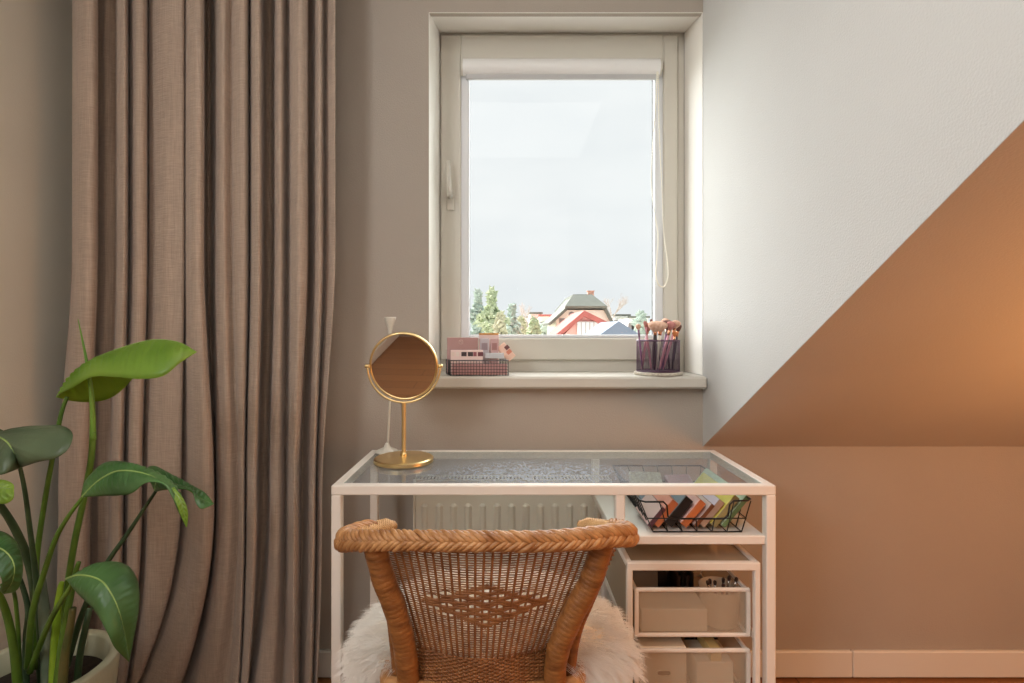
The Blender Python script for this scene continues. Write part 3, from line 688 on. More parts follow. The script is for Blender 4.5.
m = MB(); m.tube([on(TOT*k/120)[0] for k in range(121)], .0095, 14); m.build('rim_core', M['rattan_dark'], ch)
m = MB(); s0, s1 = .075, TOT-.075; ds = .0225; s = s0; random.seed(3)
while s < s1:
    j = random.uniform(-.0012, .0012); wd = random.uniform(.9, 1.1)
    for q, (fa, fb) in enumerate(((2.6, .05), (-1.9, .62))):
        kk = .80+.22*min(1, abs(s-TOT/2)/(TOT*.36))**2
        for e in range(2):
            pts = []; rs = []
            for i in range(13):
                t = i/12; phi = fa+(fb-fa)*t
                rad_ = (.0108+.0074*math.sin(min(1, t*1.08)*PI)**.7+(.0012 if q == 0 else 0)-.0016-.0012*e)*kk
                p_, T_, o_, u_ = on(s+j-.022+.046*(t**1.15)+(e-.5)*.0102*wd+(ds*.45 if q else 0))
                pts.append(p_+o_*math.cos(phi)*rad_+u_*math.sin(phi)*rad_)
                rs.append(.0056*kk*wd*(.5 if i in (0, 12) else .8 if i in (1, 11) else 1))
            m.tube(pts, rs, 7)
    s += ds
m.build('braided_rim', M['rattan'], ch)
# arms: thick rolls woven over, with a flat woven spiral towards the end
for a_, b_ in ((0, .15), (TOT-.15, TOT)):
    m = MB(); n = int((b_-a_)/.0026); 
    for i in range(n):
        s = a_+(b_-a_)*i/n; p, T_, o_, u_ = on(s); de = min(s, TOT-s); rr = .0165*min(1, .35+de/.03)
        pts = []
        for k in range(28):
            a = 2*PI*k/28; w_ = rr+.0009*math.cos(14*a+PI*i)
            pts.append(p-o_*.004+o_*math.cos(a)*w_+u_*math.sin(a)*w_)
        m.tube(pts, .00135, 4, closed=True)
    m.build('arm_roll', mat('pale_rattan_weave', srgb(200,152,98), .45, vscale=60, col2=srgb(228,186,132)), ch)
# posts wrapped in cane, running to the floor as rear legs
def wrapped(pts, r, name, pitch=.0085):
    c = cr(pts, 40); m = MB(); L_ = [0]
    for i in range(1, len(c)): L_.append(L_[-1]+(c[i]-c[i-1]).length)
    n = int(L_[-1]/pitch*6); P = []; R_ = []; j = 0
    for i in range(n+1):
        s = L_[-1]*i/n
        while j < len(L_)-2 and L_[j+1] < s: j += 1
        t = (s-L_[j])/(L_[j+1]-L_[j]); P.append(c[j].lerp(c[j+1], t)); f = (i/6) % 1; seed = int(i/6)
        R_.append(r*(1+.022*math.sin(seed*7.3))*(.975+.03*math.sin(f*PI)**.5))
    m.tube(P, R_, 22); return m.build(name, M['post'], ch)
pl = [(-.230,.918,.728),(-.215,.925,.66),(-.196,.935,.60),(-.182,.948,.52),(-.178,.96,.42),(-.185,.965,.2),(-.195,.97,.002)]
pr = [(.165,.922,.735),(.146,.93,.66),(.118,.938,.60),(.088,.948,.52),(.084,.96,.42),(.092,.965,.2),(.10,.97,.002)]
wrapped(pl, .0200, 'back_post'); wrapped(pr, .0200, 'back_post')
wrapped([(.190,1.0,.69),(.163,.99,.62),(.125,.985,.53),(.11,.98,.43)], .010, 'arm_support'); wrapped([(-.25,1.0,.69),(-.228,.995,.62),(-.21,.985,.53),(-.2,.98,.43)], .010, 'arm_support')
wrapped([(-.215,1.30,.46),(-.22,1.31,.2),(-.225,1.32,.002)], .016, 'leg'); wrapped([(.125,1.30,.46),(.13,1.31,.2),(.135,1.32,.002)], .016, 'leg')
m = MB(); m.tube([(-.185,.965,.2),(.092,.965,.2)], .008, 10); m.tube([(-.185,.965,.2),(-.22,1.31,.2)], .008, 10); m.tube([(.092,.965,.2),(.13,1.31,.2)], .008, 10); m.tube([(-.22,1.31,.2),(.13,1.31,.2)], .008, 10); m.build('stretcher', M['rattan'], ch)
# woven panels
def weave(name, S, nst, nrow, rw, rs, amp, holes=None, loz=None, matl=None, srow=3):
    def nrm(u, v):
        e = 1e-3; a = Vector(S(min(1,u+e), v))-Vector(S(max(0,u-e), v)); b = Vector(S(u, min(1,v+e)))-Vector(S(u, max(0,v-e)))
        n = a.cross(b); return n.normalized() if n.length > 0 else Vector((0,-1,0))
    m = MB()
    for j in range(nrow):
        v0 = (j+.5)/nrow; P = []; R_ = []; N_ = nst*4
        for i in range(N_+1):
            u = i/N_; v = v0; r = rw
            if holes:
                for (hu, hv) in holes:
                    du = (u-hu)/.034; dv = v-hv
                    if abs(du) < 2.5 and abs(dv) < .07:
                        v += (1 if dv > 0 else -1)*.023*math.exp(-du*du)*math.exp(-abs(dv)/.018)
            if loz: r = rw+(.0013*loz(u, v))
            P.append(Vector(S(u, max(0, min(1, v))))+nrm(u, v0)*amp*math.cos(PI*(u*nst+j))); R_.append(r)
        m.tube(P, R_, 5)
    o = m.build(name, matl or M['rattan_dark'], ch)
    m = MB()
    for i in range(nst+1):
        u = i/nst
        if u < .003 or u > .997: continue
        m.tube([Vector(S(u, k/14)) for k in range(15)], rs, 6)
    q = m.build('stakes', M['rattan_dark'], o); return o
def S_back(u, v):
    z = .516+(.742-.516)*v; t = 2*u-1
    xl = -.166-.052*v; xr = .080+.076*v+.010*v*(1-v)*0
    x = xl+(xr-xl)*u; y = (.972-.052*v)-.040*(1-t*t)*(1+.1*v)
    return (x, y, z)
VC = .47
def loz(u, v): return 1.0 if (abs(u-.5)/.37+abs(v-VC)/.185) < 1 else 0
holes = []
for row in range(-3, 4):
    v = VC+row*.0445; k0 = 0 if row % 2 else 1
    for c in range(-4, 5):
        u = .5+c*.072
        if (c+row) % 2 == 0: continue
        if abs(u-.5)/.40+abs(v-VC)/.2 < 1: holes.append((u, v))
weave('woven_back', S_back, 25, 50, .00112, .0023, .0004, holes, loz)
weave('woven_apron', lambda u, v: (-.165+.235*u, .972-.042*(1-(2*u-1)**2), .43+.09*v), 26, 28, .00175, .002, .002)
# arm side panels, from the posts to the arm supports
weave('side_panel', lambda u, v: (.075+.09*v+(.025+.008*v)*u, .948-.015*v+.042*u, .46+.235*v), 6, 56, .0013, .0018, .0015)
weave('side_panel', lambda u, v: (-.178-.05*v-(.022-.004*v)*u, .948-.015*v+.042*u, .46+.235*v), 6, 56, .0013, .0018, .0015)
# seat
m = MB()
sp = [(-.185,.955),(.09,.955),(.135,1.02),(.15,1.15),(.13,1.31),(-.045,1.335),(-.22,1.31),(-.24,1.15),(-.225,1.02)]
lp = cr([(x, y, .452) for x, y in sp], 8, closed=True); m.tube(lp, .014, 10, closed=True); m.build('seat_rim', M['rattan'], ch)
m = MB(); y = .96
while y < 1.33:
    xs = []
    for i in range(len(lp)):
        a, b = lp[i], lp[(i+1) % len(lp)]
        if (a.y-y)*(b.y-y) <= 0 and a.y != b.y: xs.append(a.x+(b.x-a.x)*(y-a.y)/(b.y-a.y))
    if len(xs) >= 2: m.tube([(min(xs), y, .452), (max(xs), y, .452)], .0032, 6)
    y += .0066
m.build('seat', M['rattan_dark'], ch)

# ------------------------------------------------------------------ sheepskin
rng = np.random.default_rng(4)
FC = Vector((-.045, 1.12, .478))
def furS(a, e):
    """a round the skin, e from rim (-) to crown; two soft lobes spill over the seat sides"""
    ca, sa = math.cos(a), math.sin(a); ce, se = max(0, math.cos(e)), math.sin(e)
    rx = .270+.012*math.sin(3*a+1); ry = .150+.01*math.cos(2*a)
    x = FC.x+rx*ca*ce**.75; y = FC.y+ry*sa*ce**.75
    lob = .012+.016*max(0, ca)
    z = FC.z+.052*se+lob*abs(ca)*max(0, se)-.062*abs(ca)**2*(ce**2)
    return Vector((x, y, z))
m = MB()
NA, NE = 60, 16
m.grid(lambda u, v: furS(2*PI*u, -.9+(PI/2+.9-.02)*v), NA, NE); 
base = m.build('sheepskin', M['hide'], None)
tag(base, 'fluffy cream sheepskin spilling over both sides of the rattan chair seat', 'sheepskin')
V = []; Fc = []
def strand(p, d0, L_, tipc, w_):
    global V, Fc
    o_ = len(V); n = 4; side = d0.cross(Vector((0, -1, .3))); side = side.normalized() if side.length > 1e-4 else Vector((1,0,0))
    for i in range(n+1):
        t = i/n; q = p+d0*(L_*t)+Vector((0,0,-1))*(L_*.42*t*t)+(tipc-(p+d0*L_+Vector((0,0,-1))*L_*.42))*(t*t*.62)
        ww = w_*(1-t*.85); V.append(q-side*ww); V.append(q+side*ww)
    for i in range(n): Fc.append((o_+2*i, o_+2*i+1, o_+2*i+3, o_+2*i+2))
for c in range(3000):
    a = rng.uniform(0, 2*PI); e = math.asin(min(1, max(-.75, rng.uniform(-.75, 1)))) 
    p = furS(a, e); p2 = furS(a+.02, e); p3 = furS(a, e+.02); nn = (p2-p).cross(p3-p); nn = nn.normalized() if nn.length > 0 else Vector((0,0,1))
    if nn.dot(p-FC) < 0: nn = -nn
    r_ = Vector(rng.normal(0, .28, 3)); d0 = (nn+r_+Vector((math.cos(a)*.5, 0, .0))).normalized()
    L_ = rng.uniform(.030, .058); tip = p+d0*L_+Vector((0,0,-1))*L_*.42+Vector(rng.normal(0, .004, 3))
    if tip.y < .985 and abs(tip.x+.05) < .17: L_ *= .45; tip = p+d0*L_*.5
    for k in range(13):
        o_ = Vector(rng.normal(0, .0042, 3)); dd = (d0+Vector(rng.normal(0, .10, 3))).normalized()
        strand(p+o_, dd, L_*rng.uniform(.8, 1.1), tip+o_*.35, .00055)
me = bpy.data.meshes.new('wool'); me.from_pydata([tuple(v) for v in V], [], Fc); me.materials.append(M['fur']); me.update()
wo = bpy.data.objects.new('wool', me); COL.objects.link(wo); wo.parent = base

# ------------------------------------------------------------------ plant
PY = 1.15
pot = thing('plant_pot', 'pale greenish stone pot holding the big leafy plant at lower left', 'pot', ((36-HX)/F*PY, PY, 0))
px0 = (36-HX)/F*PY; RIM = .366
m = MB(); m.lathe([(0,0),(.098,0),(.104,.006),(.128,.16),(.146,RIM-.03),(.1475,RIM-.004),(.1455,RIM),(.129,RIM),(.1265,RIM-.004),(.122,RIM-.06),(.118,RIM-.1)], (px0, PY, 0), 72)
m.build('pot_body', mat('stone_pot', srgb(176,178,150), .8, vscale=9, col2=srgb(204,204,178), bump=.3, bscale=90), pot)
m = MB(); m.lathe([(0,RIM-.045),(.06,RIM-.043),(.124,RIM-.05),(.12,RIM-.06),(0,RIM-.07)], (px0, PY, 0), 40); m.build('soil', mat('potting_soil', srgb(52,38,30), .95, bump=1, bscale=120, vscale=60, var=.4), pot)
pt = thing('strelitzia_plant', 'tall green bird of paradise plant with paddle leaves in the stone pot', 'plant', (px0, PY, RIM-.05))
def leafmat(nm, c1, c2, tr=.25):
    m_ = mat(nm, srgb(*c1), .36, vscale=10, col2=srgb(*c2), bump=.15, bscale=60)
    nt = m_.node_tree; N = nt.nodes; L = nt.links; p = N['Principled BSDF']; out = N['Material Output']
    t = N.new('ShaderNodeBsdfTranslucent'); t.inputs[0].default_value = srgb(min(255,c2[0]+50), min(255,c2[1]+60), 20)
    mx = N.new('ShaderNodeMixShader'); mx.inputs[0].default_value = tr; L.new(p.outputs[0], mx.inputs[1]); L.new(t.outputs[0], mx.inputs[2]); L.new(mx.outputs[0], out.inputs[0]); return m_
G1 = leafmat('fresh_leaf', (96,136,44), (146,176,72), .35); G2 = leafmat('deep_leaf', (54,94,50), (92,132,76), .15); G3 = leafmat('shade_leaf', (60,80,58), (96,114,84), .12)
STM = mat('leaf_stalk', srgb(64,98,30), .45, vscale=12, col2=srgb(110,146,52)); STD = mat('dark_stalk', srgb(40,66,40), .5, vscale=14, col2=srgb(70,94,60)); RIB = mat('leaf_midrib', srgb(150,178,98), .5)
def resamp(pts, n):
    c = cr(pts, 16); L_ = [0]
    for i in range(1, len(c)): L_.append(L_[-1]+(c[i]-c[i-1]).length)
    out = []; j = 0
    for i in range(n+1):
        s = L_[-1]*i/n
        while j < len(L_)-2 and L_[j+1] < s: j += 1
        out.append(c[j].lerp(c[j+1], (s-L_[j])/max(1e-9, L_[j+1]-L_[j])))
    return out
def leaf(label, mid, eA, eB, mt, camA=.012, camB=.012, rib=.0022, nr=26):
    Mi = resamp([at(*p) for p in mid], 60); A = resamp([at(*p) for p in eA], 60); B = resamp([at(*p) for p in eB], 60)
    m = MB(); W = 8
    def fn(u, v):
        i = int(round(v*60)); w_ = u*2-1; e = A[i] if w_ < 0 else B[i]; t = abs(w_); p = Mi[i].lerp(e, t)
        across = (e-Mi[i]); al = (Mi[min(60,i+1)]-Mi[max(0,i-1)]); n_ = across.cross(al); n_ = n_.normalized() if n_.length > 1e-9 else Vector((0,0,0))
        if w_ > 0: n_ = -n_
        if n_.z < 0 and False: n_ = -n_
        va = .0042 if mt is G1 else .0024
        cam = (camA if w_ < 0 else camB)*math.sin(t*PI)*min(1, across.length/.05)
        vein = va*math.sin(v*nr*2*PI-t*5)*math.sin(min(1, t*1.3)*PI)*min(1, across.length/.03)
        return p+n_*(cam+vein)
    m.grid(fn, W*2, 60); o = m.build('leaf', mt, pt, thick=.0007)
    if label: o['label'] = label
    r = MB(); r.tube(Mi[:58], [rib*(1-.8*i/58) for i in range(58)], 6); r.build('midrib', RIB, o)
    return o
def stem(pts, r0, r1, mt=None, name='stalk', flat=None):
    c = cr([at(*p) for p in pts], 10); n = len(c); m = MB(); m.tube(c, [r0+(r1-r0)*i/(n-1) for i in range(n)], 10, flat=flat); return m.build(name, mt or STM, pt)
# upper big leaf, seen from the side, folded along its rib
leaf('bright green upper leaf', [(58,396,1.12),(68,381,1.12),(90,361,1.12),(121,348,1.11),(152,340,1.10),(178,342,1.09),(197,352,1.08)],
     [(56,395,1.12),(72,388,1.09),(92,377,1.06),(115,377,1.04),(140,379,1.03),(163,376,1.03),(180,363,1.05),(197,352,1.08)],
     [(56,397,1.13),(72,401,1.15),(90,402,1.17),(108,399,1.18),(122,390,1.18),(140,372,1.16),(168,352,1.12),(197,352,1.08)], G1, .010, .004, nr=24)
stem([(36,668,1.16),(36,600,1.15),(37,556,1.14),(45,500,1.13),(54,450,1.12),(61,415,1.12),(67,397,1.12)], .0062, .0036)
# spear
stem([(60,668,1.13),(66,600,1.12),(74,545,1.11),(84,498,1.11),(91,460,1.10),(93,432,1.10)], .0065, .0056)
stem([(93,440,1.10),(92.5,410,1.10),(90.5,385,1.10),(86,358,1.10),(82,338,1.10),(78,319,1.10)], .0060, .0006, leafmat('rolled_leaf', (84,130,40), (120,158,60), .1), 'rolled_leaf')
# left dark leaf
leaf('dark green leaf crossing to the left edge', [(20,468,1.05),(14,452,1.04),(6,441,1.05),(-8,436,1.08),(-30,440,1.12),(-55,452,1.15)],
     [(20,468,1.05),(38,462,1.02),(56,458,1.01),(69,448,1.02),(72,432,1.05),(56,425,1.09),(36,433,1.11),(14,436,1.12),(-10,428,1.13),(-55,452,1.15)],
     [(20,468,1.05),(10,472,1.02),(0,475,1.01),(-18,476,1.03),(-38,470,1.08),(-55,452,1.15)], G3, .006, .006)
stem([(42,668,1.15),(36,580,1.12),(30,530,1.09),(25,492,1.06),(20,467,1.05)], .0058, .0034, STD)
# middle leaf with curled bright tip
leaf('mid green leaf with a curled bright tip', [(82,497,1.06),(97,482,1.05),(118,471,1.03),(146,474,1.01),(168,486,1.0),(180,505,1.0),(186,527,1.0)],
     [(82,497,1.06),(103,496,1.04),(130,494,1.0),(146,483,.99),(163,484,.985),(172,497,.985),(178,511,.99),(186,527,1.0)],
     [(82,497,1.06),(86,480,1.07),(104,463,1.07),(127,462,1.06),(149,470,1.05),(171,485,1.04),(184,503,1.02),(187,515,1.01),(186,527,1.0)], G2, .008, .008, nr=22)
leaf('curled bright leaf tip', [(172,488,.999),(180,500,.992),(184,512,.99),(186,527,.99)], [(171,491,.995),(176,503,.985),(180,514,.985),(186,527,.99)], [(174,487,.998),(184,500,.998),(188,513,.994),(187,527,.99)], G1, .002, .002, rib=.0012, nr=8)
stem([(28,668,1.12),(32,615,1.10),(44,573,1.08),(56,538,1.07),(70,514,1.06),(83,497,1.06)], .0065, .0034)
# leaf behind it
leaf('dark leaf drooping at the right', [(155,492,1.14),(158,480,1.14),(172,483,1.13),(188,490,1.12),(202,499,1.11),(214,504,1.10)],
     [(155,492,1.14),(165,490,1.11),(180,489,1.10),(192,492,1.09),(196,503,1.08),(202,509,1.08),(214,504,1.10)],
     [(155,492,1.14),(146,471,1.17),(155,466,1.17),(174,476,1.16),(189,484,1.15),(204,492,1.13),(214,504,1.10)], G2, .006, .006, nr=16)
stem([(66,668,1.16),(83,612,1.16),(106,565,1.15),(126,536,1.15),(142,512,1.145),(156,491,1.14)], .0068, .0032, STD)
# big low right leaf
leaf('broad glossy lower right leaf', [(66,579,1.03),(80,575,1.01),(100,580,.99),(112,595,.98),(120,615,.98),(126,640,.99),(129,662,1.0)],
     [(66,579,1.03),(78,594,1.00),(95,611,.97),(107,632,.955),(115,648,.965),(129,662,1.0)],
     [(66,579,1.03),(87,574,1.05),(110,562,1.06),(128,566,1.06),(138,582,1.05),(139,606,1.03),(134,636,1.01),(129,662,1.0)], G2, .010, .010, nr=24)
stem([(30,672,1.12),(38,650,1.10),(50,621,1.07),(62,600,1.045),(70,588,1.035),(74,578,1.025)], .0060, .0038)
# left edge leaves
leaf('two toned leaf curling at the left edge', [(-22,548,1.0),(-8,546,.98),(6,552,.97),(14,565,.965),(12,582,.965),(4,594,.97)],
     [(-22,548,1.0),(-12,562,.965),(-2,572,.95),(2,582,.95),(0,590,.96),(4,594,.97)],
     [(-22,548,1.0),(-10,532,1.02),(6,533,1.02),(18,545,1.01),(23,568,.99),(18,589,.98),(4,594,.97)], G2, .005, .006, nr=14)
leaf('bright small leaf at the left edge', [(-20,492,1.0),(-8,488,.99),(4,488,.985),(14,490,.98)], [(-20,492,1.0),(-8,500,.98),(4,504,.975),(13,499,.975),(14,490,.98)], [(-20,492,1.0),(-8,481,1.0),(4,480,1.0),(13,484,.99),(14,490,.98)], G1, .003, .003, nr=8)
stem([(18,690,1.1),(14,650,1.08),(6,612,1.06),(-6,585,1.03),(-22,560,1.01)], .0085, .0045)
stem([(20,690,1.14),(19,650,1.13),(17,615,1.12),(13,590,1.10),(2,585,1.0)], .0045, .003)
stem([(44,690,1.17),(37,610,1.16),(31,570,1.14),(18,535,1.11),(2,508,1.07),(-14,490,1.03)], .0105, .0055, STD)
stem([(26,690,1.13),(26,640,1.14),(28,610,1.15),(22,585,1.15),(14,566,1.14)], .0065, .004, STD)
stem([(50,690,1.13),(47,640,1.13),(43,600,1.135),(41,575,1.14)], .0150, .007, mat('grey_green_sheath', srgb(84,100,80), .5, vscale=20, col2=srgb(120,134,112)), 'leaf_sheath')
stem([(54,690,1.10),(55,650,1.10),(57,615,1.10),(60,590,1.10),(62,582,1.10)], .010, .004, leafmat('spathe', (110,150,36), (160,190,60), .2), 'leaf_sheath')
stem([(57,690,1.09),(63,640,1.09),(69,605,1.09),(75,575,1.09),(79,562,1.09)], .0085, .004, STM, 'leaf_sheath')
o = stem([(62,690,1.07),(65,655,1.07),(70,628,1.07),(73,608,1.07)], .0085, .006, mat('brown_tipped_sheath', srgb(60,78,34), .6, vscale=16, col2=srgb(104,96,52)), 'leaf_sheath')
stem([(76,690,1.14),(80,655,1.14),(86,625,1.14),(90,608,1.15)], .0070, .0055, STD, 'leaf_sheath')

# ------------------------------------------------------------------ outside
GZ = -6.0
gm = MB(); gm.box(-90, 140, 6, 260, GZ-.5, GZ); struct(gm.build('ground_outside', mat('pale_ground', srgb(222,218,206), .95, vscale=.4, var=.05), smooth=False))
def P(px, py, Y): return Vector(at(px, py, Y))
cream_w = mat('cream_render', srgb(250,238,222), .9); redt = mat('red_tiles', srgb(206,116,106), .8, var=.08, vscale=2); greyt = mat('grey_tiles', srgb(124,126,116), .85, var=.06, vscale=2)  # render and red tile colours paled to imitate outdoor haze
blue_t = mat('blue_grey_tiles', srgb(140,150,168), .8); whitew = mat('white_cladding', srgb(246,246,244), .8); winm = mat('house_window', srgb(150,140,136), .3); brick = mat('chimney_brick', srgb(222,170,150), .9)
# large house with grey half-hipped roof
hb = thing('house', 'cream house with a grey hipped gable roof and chimney behind the red roof', 'house', tuple(P(583,330,48)[:2])+(GZ,))
Y1, Y2 = 48, 58
ev = zz(324, Y1)
m = MB(); m.prism([(P(556,330,Y1).x, Y1, GZ), (P(612,330,Y1).x, Y1, GZ), (P(612,330,Y1).x, Y1, zz(320,Y1)), (P(604,0,Y1).x, Y1, zz(310,Y1)), (P(566,0,Y1).x, Y1, zz(310,Y1)), (P(556,0,Y1).x, Y1, zz(320,Y1))], (0, 10, 0)); m.build('wall', cream_w, hb, smooth=False)
def roofpoly(m, pts, t=.25):
    n = (Vector(pts[1])-Vector(pts[0])).cross(Vector(pts[2])-Vector(pts[0])).normalized()
    m.prism(pts, n*t)
m = MB(); rl, rr = P(573,297,Y1+1.5), P(592,297,Y1+1.5)
a = [(P(549,323,Y1-.4).x, Y1-.4, zz(323,Y1)), (P(565,307,Y1-.4).x, Y1-.4, zz(308.5,Y1-.4)), (P(607,307,Y1-.4).x, Y1-.4, zz(308.5,Y1-.4)), (P(614,322,Y1-.4).x, Y1-.4, zz(322,Y1))]
b = [(q[0], Y2, q[2]) for q in a]; rb_l, rb_r = (rl.x, Y2-1, rl.z), (rr.x, Y2-1, rr.z)
roofpoly(m, [a[1], a[2], rr, rl]); roofpoly(m, [a[0], b[0], b[1], a[1]]); roofpoly(m, [a[1], b[1], rb_l, rl]); roofpoly(m, [a[2], rr, rb_r, b[2]]); roofpoly(m, [a[3], a[2], b[2], b[3]]); roofpoly(m, [rl, rr, rb_r, rb_l]); roofpoly(m, [rb_l, rb_r, b[2], b[1]])
m.build('roof', greyt, hb, smooth=False)
c = P(590.5,297,Y1+2.5); m = MB(); m.box(c.x-.28, c.x+.28, c.y-.3, c.y+.3, c.z-1, zz(291.5,c.y), .02); m.box(c.x-.34, c.x+.34, c.y-.36, c.y+.36, zz(291.5,c.y), zz(290.8,c.y)); m.build('chimney', brick, hb, smooth=False)
for (x, y, w_, h_) in ((571.5,314.5,.26,.26),(562,322.5,.5,.75),(566,322.5,.3,.6)):
    q = P(x, y, Y1-.03); m = MB()
    if y < 320: m.lathe([(0,0),(w_,0),(w_,.04),(0,.04)], (q.x, Y1+.01, q.z), 20, axis=(0,-1,0))
    else: m.box(q.x-w_/2, q.x+w_/2, Y1-.05, Y1+.02, q.z-h_/2, q.z+h_/2)
    m.build('window', winm, hb, smooth=False)
# red roofed house in front
hr = thing('house', 'lower house with a wide red tiled gable roof and white front', 'house', tuple(P(586,330,38)[:2])+(GZ,))
Y1, Y2 = 38, 46
ap, l, r = P(584.5,310.5,Y1), P(553,337,Y1), P(617,326.5,Y1)
l2, r2 = P(560,338,Y1), P(609,330,Y1)
m = MB(); m.prism([(l2.x+.1,Y1+.5,GZ), (r2.x,Y1+.5,GZ), (r2.x,Y1+.5,r2.z), (ap.x,Y1+.5,ap.z-.35), (l2.x+.1,Y1+.5,l2.z)], (0,7,0)); m.build('wall', mat('salmon_wall', srgb(248,196,184), .9), hr, smooth=False)
m = MB(); m.prism([ap, l, l+Vector((0,0,-.35)), ap+Vector((0,0,-.42))], (0,8,0)); m.prism([ap, ap+Vector((0,0,-.42)), r+Vector((0,0,-.35)), r], (0,8,0)); m.build('roof', redt, hr, smooth=False)
m = MB(); w0, w1 = P(577,0,Y1+.4).x, P(602,0,Y1+.4).x
m.box(w0, w1, Y1+.3, Y1+.5, GZ, zz(321.5,Y1+.3))
m.build('front_panel', whitew, hr, smooth=False)
m = MB()
for k in range(1, 6): x = w0+(w1-w0)*k/6; m.box(x-.03, x+.03, Y1+.27, Y1+.3, GZ, zz(322,Y1+.3))
m.box(w0, w1, Y1+.26, Y1+.3, zz(322.2,Y1+.3), zz(321.4,Y1+.3)); m.build('panel_strips', mat('grey_strips', srgb(206,196,190), .8), hr, smooth=False)
# blue grey roof at right
h3 = thing('house', 'low house with a blue grey gable roof right of the red one', 'house', tuple(P(619,330,30)[:2])+(GZ,))
Y1 = 30; ap, l, r = P(619,321,Y1), P(598,336,Y1), P(641,335,Y1)
m = MB(); m.prism([ap, l, r], (0,6,0)); m.build('roof', blue_t, h3, smooth=False)
m = MB(); m.box(l.x+.3, r.x-.3, Y1+.2, Y1+5.8, GZ, min(l.z, r.z)); m.build('wall', whitew, h3, smooth=False)
# distant blocks
def block(label, px0_, px1_, top, Y, mt, nwin, roof=None):
    x0, x1 = P(px0_,0,Y).x, P(px1_,0,Y).x; z1 = zz(top, Y); r = thing('apartment_building', label, 'building', ((x0+x1)/2, Y, GZ))
    m = MB(); m.box(x0, x1, Y, Y+9, GZ, z1); m.build('wall', mt, r, smooth=False)
    m = MB(); m.box(x0-.3, x1+.3, Y-.3, Y+9.3, z1, z1+.35); m.build('roof', roof or greyt, r, smooth=False)
    for i in range(nwin):
        for j in range(3):
            x = x0+(x1-x0)*(i+.5)/nwin; z = z1-1.6-j*2.8
            m = MB(); m.box(x-.5, x+.5, Y-.06, Y+.02, z-.7, z+.7); m.build('window', winm, r, smooth=False)
block('far pinkish building left of the grey roofed house', 530, 541, 314, 100, mat('pink_render', srgb(246,222,212), .9), 3)
block('far cream building just left of the grey roofed house', 540, 553, 316.5, 90, cream_w, 3, redt)
block('far pale building right of the chimney', 614, 629, 316, 105, whitew, 5)
block('far low building at the right edge of the window view', 629, 648, 318, 95, mat('pale_render', srgb(240,236,232), .9), 5)
block('small far white building between the green trees', 519, 530, 318, 110, whitew, 3)
# trees
LF = {}
def tree(name, label, px, top, Y, wpx, mt, kind, n=900, seed=1, group=None):
    rg = random.Random(seed); x = P(px,0,Y).x; zt = zz(top, Y); W = wpx/F*Y/2; H_ = zt-GZ
    r = thing(name, label, 'tree', (x, Y, GZ), group)
    m = MB(); top_ = zt-.3 if kind != 'bare' else GZ+H_*.66
    m.tube([(x,Y,GZ), (x+.1,Y,GZ+H_*.4), (x,Y,top_)], [.28,.18,.03 if kind != 'bare' else .12], 7); m.build('trunk', mat('bark_'+str(seed), srgb(176,164,150), .9), r)
    m = MB()
    if kind == 'bare':
        def br(p, d, L_, rad_, dep):
            q = p+d*L_; m.tube([p, p+d*L_*.5+Vector((rg.uniform(-.05,.05),0,0))*L_, q], [rad_, rad_*.8, rad_*.55], 5)
            if dep == 0: return
            for k in range(3):
                nd = (d+Vector((rg.uniform(-.75,.75), rg.uniform(-.6,.6), rg.uniform(-.05,.45)))).normalized(); br(p+d*L_*rg.uniform(.5, 1), nd, L_*.68, rad_*.55, dep-1)
        br(Vector((x,Y,GZ+H_*.60)), Vector((0,0,1)), H_*.19, .12, 5)
        m.build('branches', mt, r); return
    for i in range(n):
        t = rg.random()
        if kind == 'cone': hgt = GZ+H_*(.2+.8*t); rr = W*(1-t)**.8*(.75+.5*math.sin(t*26+rg.random()))+.05
        else: hgt = GZ+H_*(.3+.7*t); rr = W*math.sqrt(max(0.02, 1-(2*t-.9)**2*.8))
        a = rg.uniform(0, 2*PI); q = rr*math.sqrt(rg.random()); c = Vector((x+math.cos(a)*q, Y+math.sin(a)*q, hgt-(q*.25 if kind == 'cone' else 0)))
        s_ = rg.uniform(.16, .42)*Y/40; u = Vector((rg.gauss(0,1), rg.gauss(0,1), rg.gauss(0,1))).normalized(); v = u.orthogonal().normalized(); w_ = u.cross(v)
        m.add([c-u*s_, c+v*s_*.5, c+u*s_, c-v*s_*.5, c+w_*s_*.45, c-w_*s_*.45], [(0,1,4),(1,2,4),(2,3,4),(3,0,4),(1,0,5),(2,1,5),(3,2,5),(0,3,5)])
    m.build('foliage', mt, r, smooth=False)
ga = mat('pale_green_leaves', srgb(172,186,150), .9, vscale=.8, col2=srgb(202,206,174)); gb = mat('blue_green_leaves', srgb(164,180,168), .9, vscale=.8, col2=srgb(192,202,190)); gc_ = mat('yellow_green_leaves', srgb(190,188,154), .9, vscale=.8, col2=srgb(208,200,174))  # foliage paled, the haze is put into its colour
tree('conifer_tree', 'tall yellow green tree, the largest in the left of the window view', 492, 289, 36, 84, ga, 'cone', 1500, 1)
tree('conifer_tree', 'blue green conifer against the left edge of the window pane', 478, 291, 47, 50, gb, 'cone', 1000, 2)
tree('leafy_tree', 'yellowish leafy tree low in front of the tall yellow green tree', 500, 313, 28, 16, gc_, 'round', 700, 3)
tree('conifer_tree', 'small blue green conifer right of the tall yellow green tree', 512, 304.5, 44, 46, gb, 'cone', 900, 4)
tree('leafy_tree', 'round pale tree in front of the far pink building', 534, 319, 50, 14, ga, 'round', 700, 5)
tree('leafy_tree', 'low green bush tree left of the red roofed house', 545, 323, 64, 16, gb, 'round', 600, 6)
tree('leafy_tree', 'pale low tree standing in the gap at left of the far white building', 521, 318, 56, 12, gc_, 'round', 600, 7)
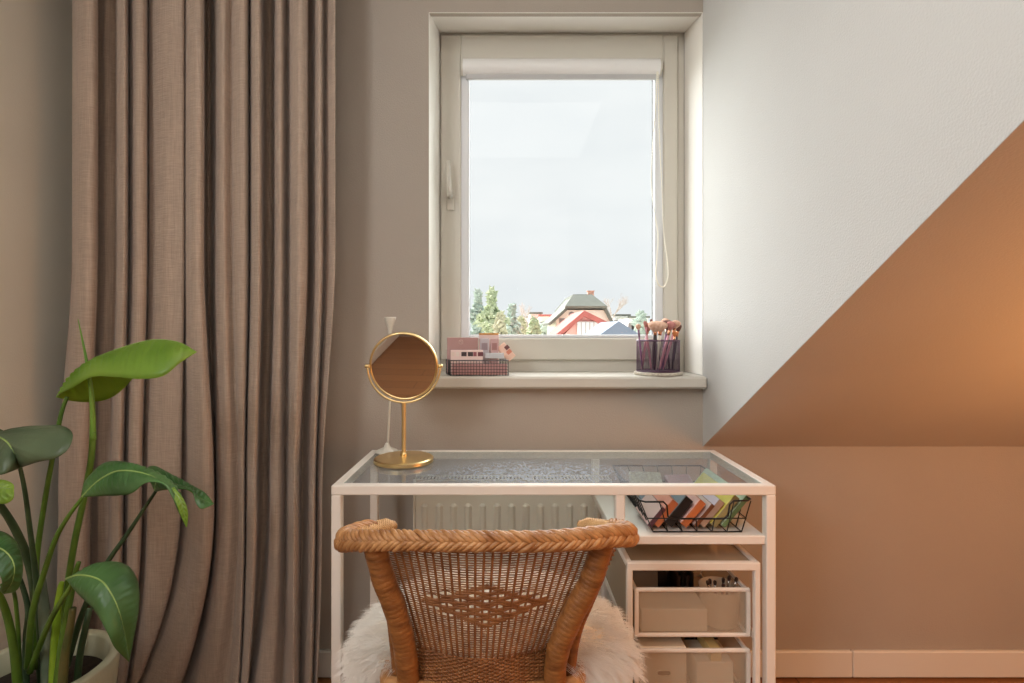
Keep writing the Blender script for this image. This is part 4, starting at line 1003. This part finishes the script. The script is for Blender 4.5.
tree('bare_tree', 'tall leafless tree right of the chimneyed house', 611, 291, 62, 20, mat('bare_twigs', srgb(196,184,176), .9), 'bare', 0, 8)
tree('bare_tree', 'small leafless tree left of the grey roofed house', 527, 305, 70, 16, mat('bare_twigs2', srgb(206,190,182), .9), 'bare', 0, 9)
tree('leafy_tree', 'distant greyish tree at the right edge of the view', 641, 313, 80, 14, gb, 'round', 500, 10)

# ------------------------------------------------------------------ light
w = bpy.data.worlds.new('sky'); bpy.context.scene.world = w; w.use_nodes = True; N = w.node_tree.nodes; L = w.node_tree.links
bg = N['Background']; tc = N.new('ShaderNodeTexCoord'); mp = N.new('ShaderNodeMapping'); mp.inputs['Scale'].default_value = (1,1,3); L.new(tc.outputs['Generated'], mp.inputs[0])
nz = N.new('ShaderNodeTexNoise'); nz.inputs['Scale'].default_value = 2.2; nz.inputs['Detail'].default_value = 4; L.new(mp.outputs[0], nz.inputs[0])
rp = N.new('ShaderNodeValToRGB'); rp.color_ramp.elements[0].position = .3; rp.color_ramp.elements[0].color = (.80,.825,.85,1); rp.color_ramp.elements[1].position = .7; rp.color_ramp.elements[1].color = (.93,.935,.94,1)
L.new(nz.outputs[0], rp.inputs[0]); L.new(rp.outputs[0], bg.inputs[0]); bg.inputs[1].default_value = 1.06
def light(kind, name, loc, e, col, size=None, size_y=None, direction=None):
    l = bpy.data.lights.new(name, kind); l.energy = e; l.color = col; o = bpy.data.objects.new(name, l); COL.objects.link(o); o.location = loc
    if kind == 'AREA': l.shape = 'RECTANGLE' if size_y else 'DISK'; l.size = size; l.size_y = size_y or size
    if kind in ('POINT', 'SPOT'): l.shadow_soft_size = size
    if kind == 'SUN': l.angle = size
    if direction: o.rotation_euler = Vector(direction).to_track_quat('-Z', 'Y').to_euler()
    return o
light('SUN', 'veiled_sun', (0,3,4), SUN_E, (1,1,1), math.radians(130), direction=(.34,-.90,-.24))
light('AREA', 'rear_fill', (.2,-1.8,1.4), FILL_E, (1,.96,.90), 1.2, 1.8, (-.78,.62,0))  # added fill behind the camera, no window is built there
light('AREA', 'overhead_fill', (.05,.1,2.43), CEIL_E, (1,.95,.88), 1.0, 1.0, (0,0,-1))  # unseen overhead panel added to brighten the walls
light('AREA', 'side_fill', (-1.33,-.55,2.0), SIDE_E, (.96,.98,1), 1.5, .7, (1,.25,-.05))  # fill added high on the left to brighten the dormer cheek
light('POINT', 'floor_lamp_bulb', (1.45,.58,.92), LAMP_E, (1,.42,.13), .22)
cam = bpy.data.cameras.new('camera'); co = bpy.data.objects.new('camera', cam); COL.objects.link(co); co.location = (0,0,CZ); co.rotation_euler = (PI/2,0,0)
cam.sensor_width = 36; cam.lens = F*36/1024; cam.shift_x = (512-HX)/1024; cam.shift_y = -(341.5-HY)/1024; cam.clip_start = .02; cam.clip_end = 600
sc = bpy.context.scene; sc.camera = co
vs = sc.view_settings; vs.view_transform = 'Standard'; vs.look = 'None'; vs.gamma = 1; vs.use_curve_mapping = False; vs.exposure = 0
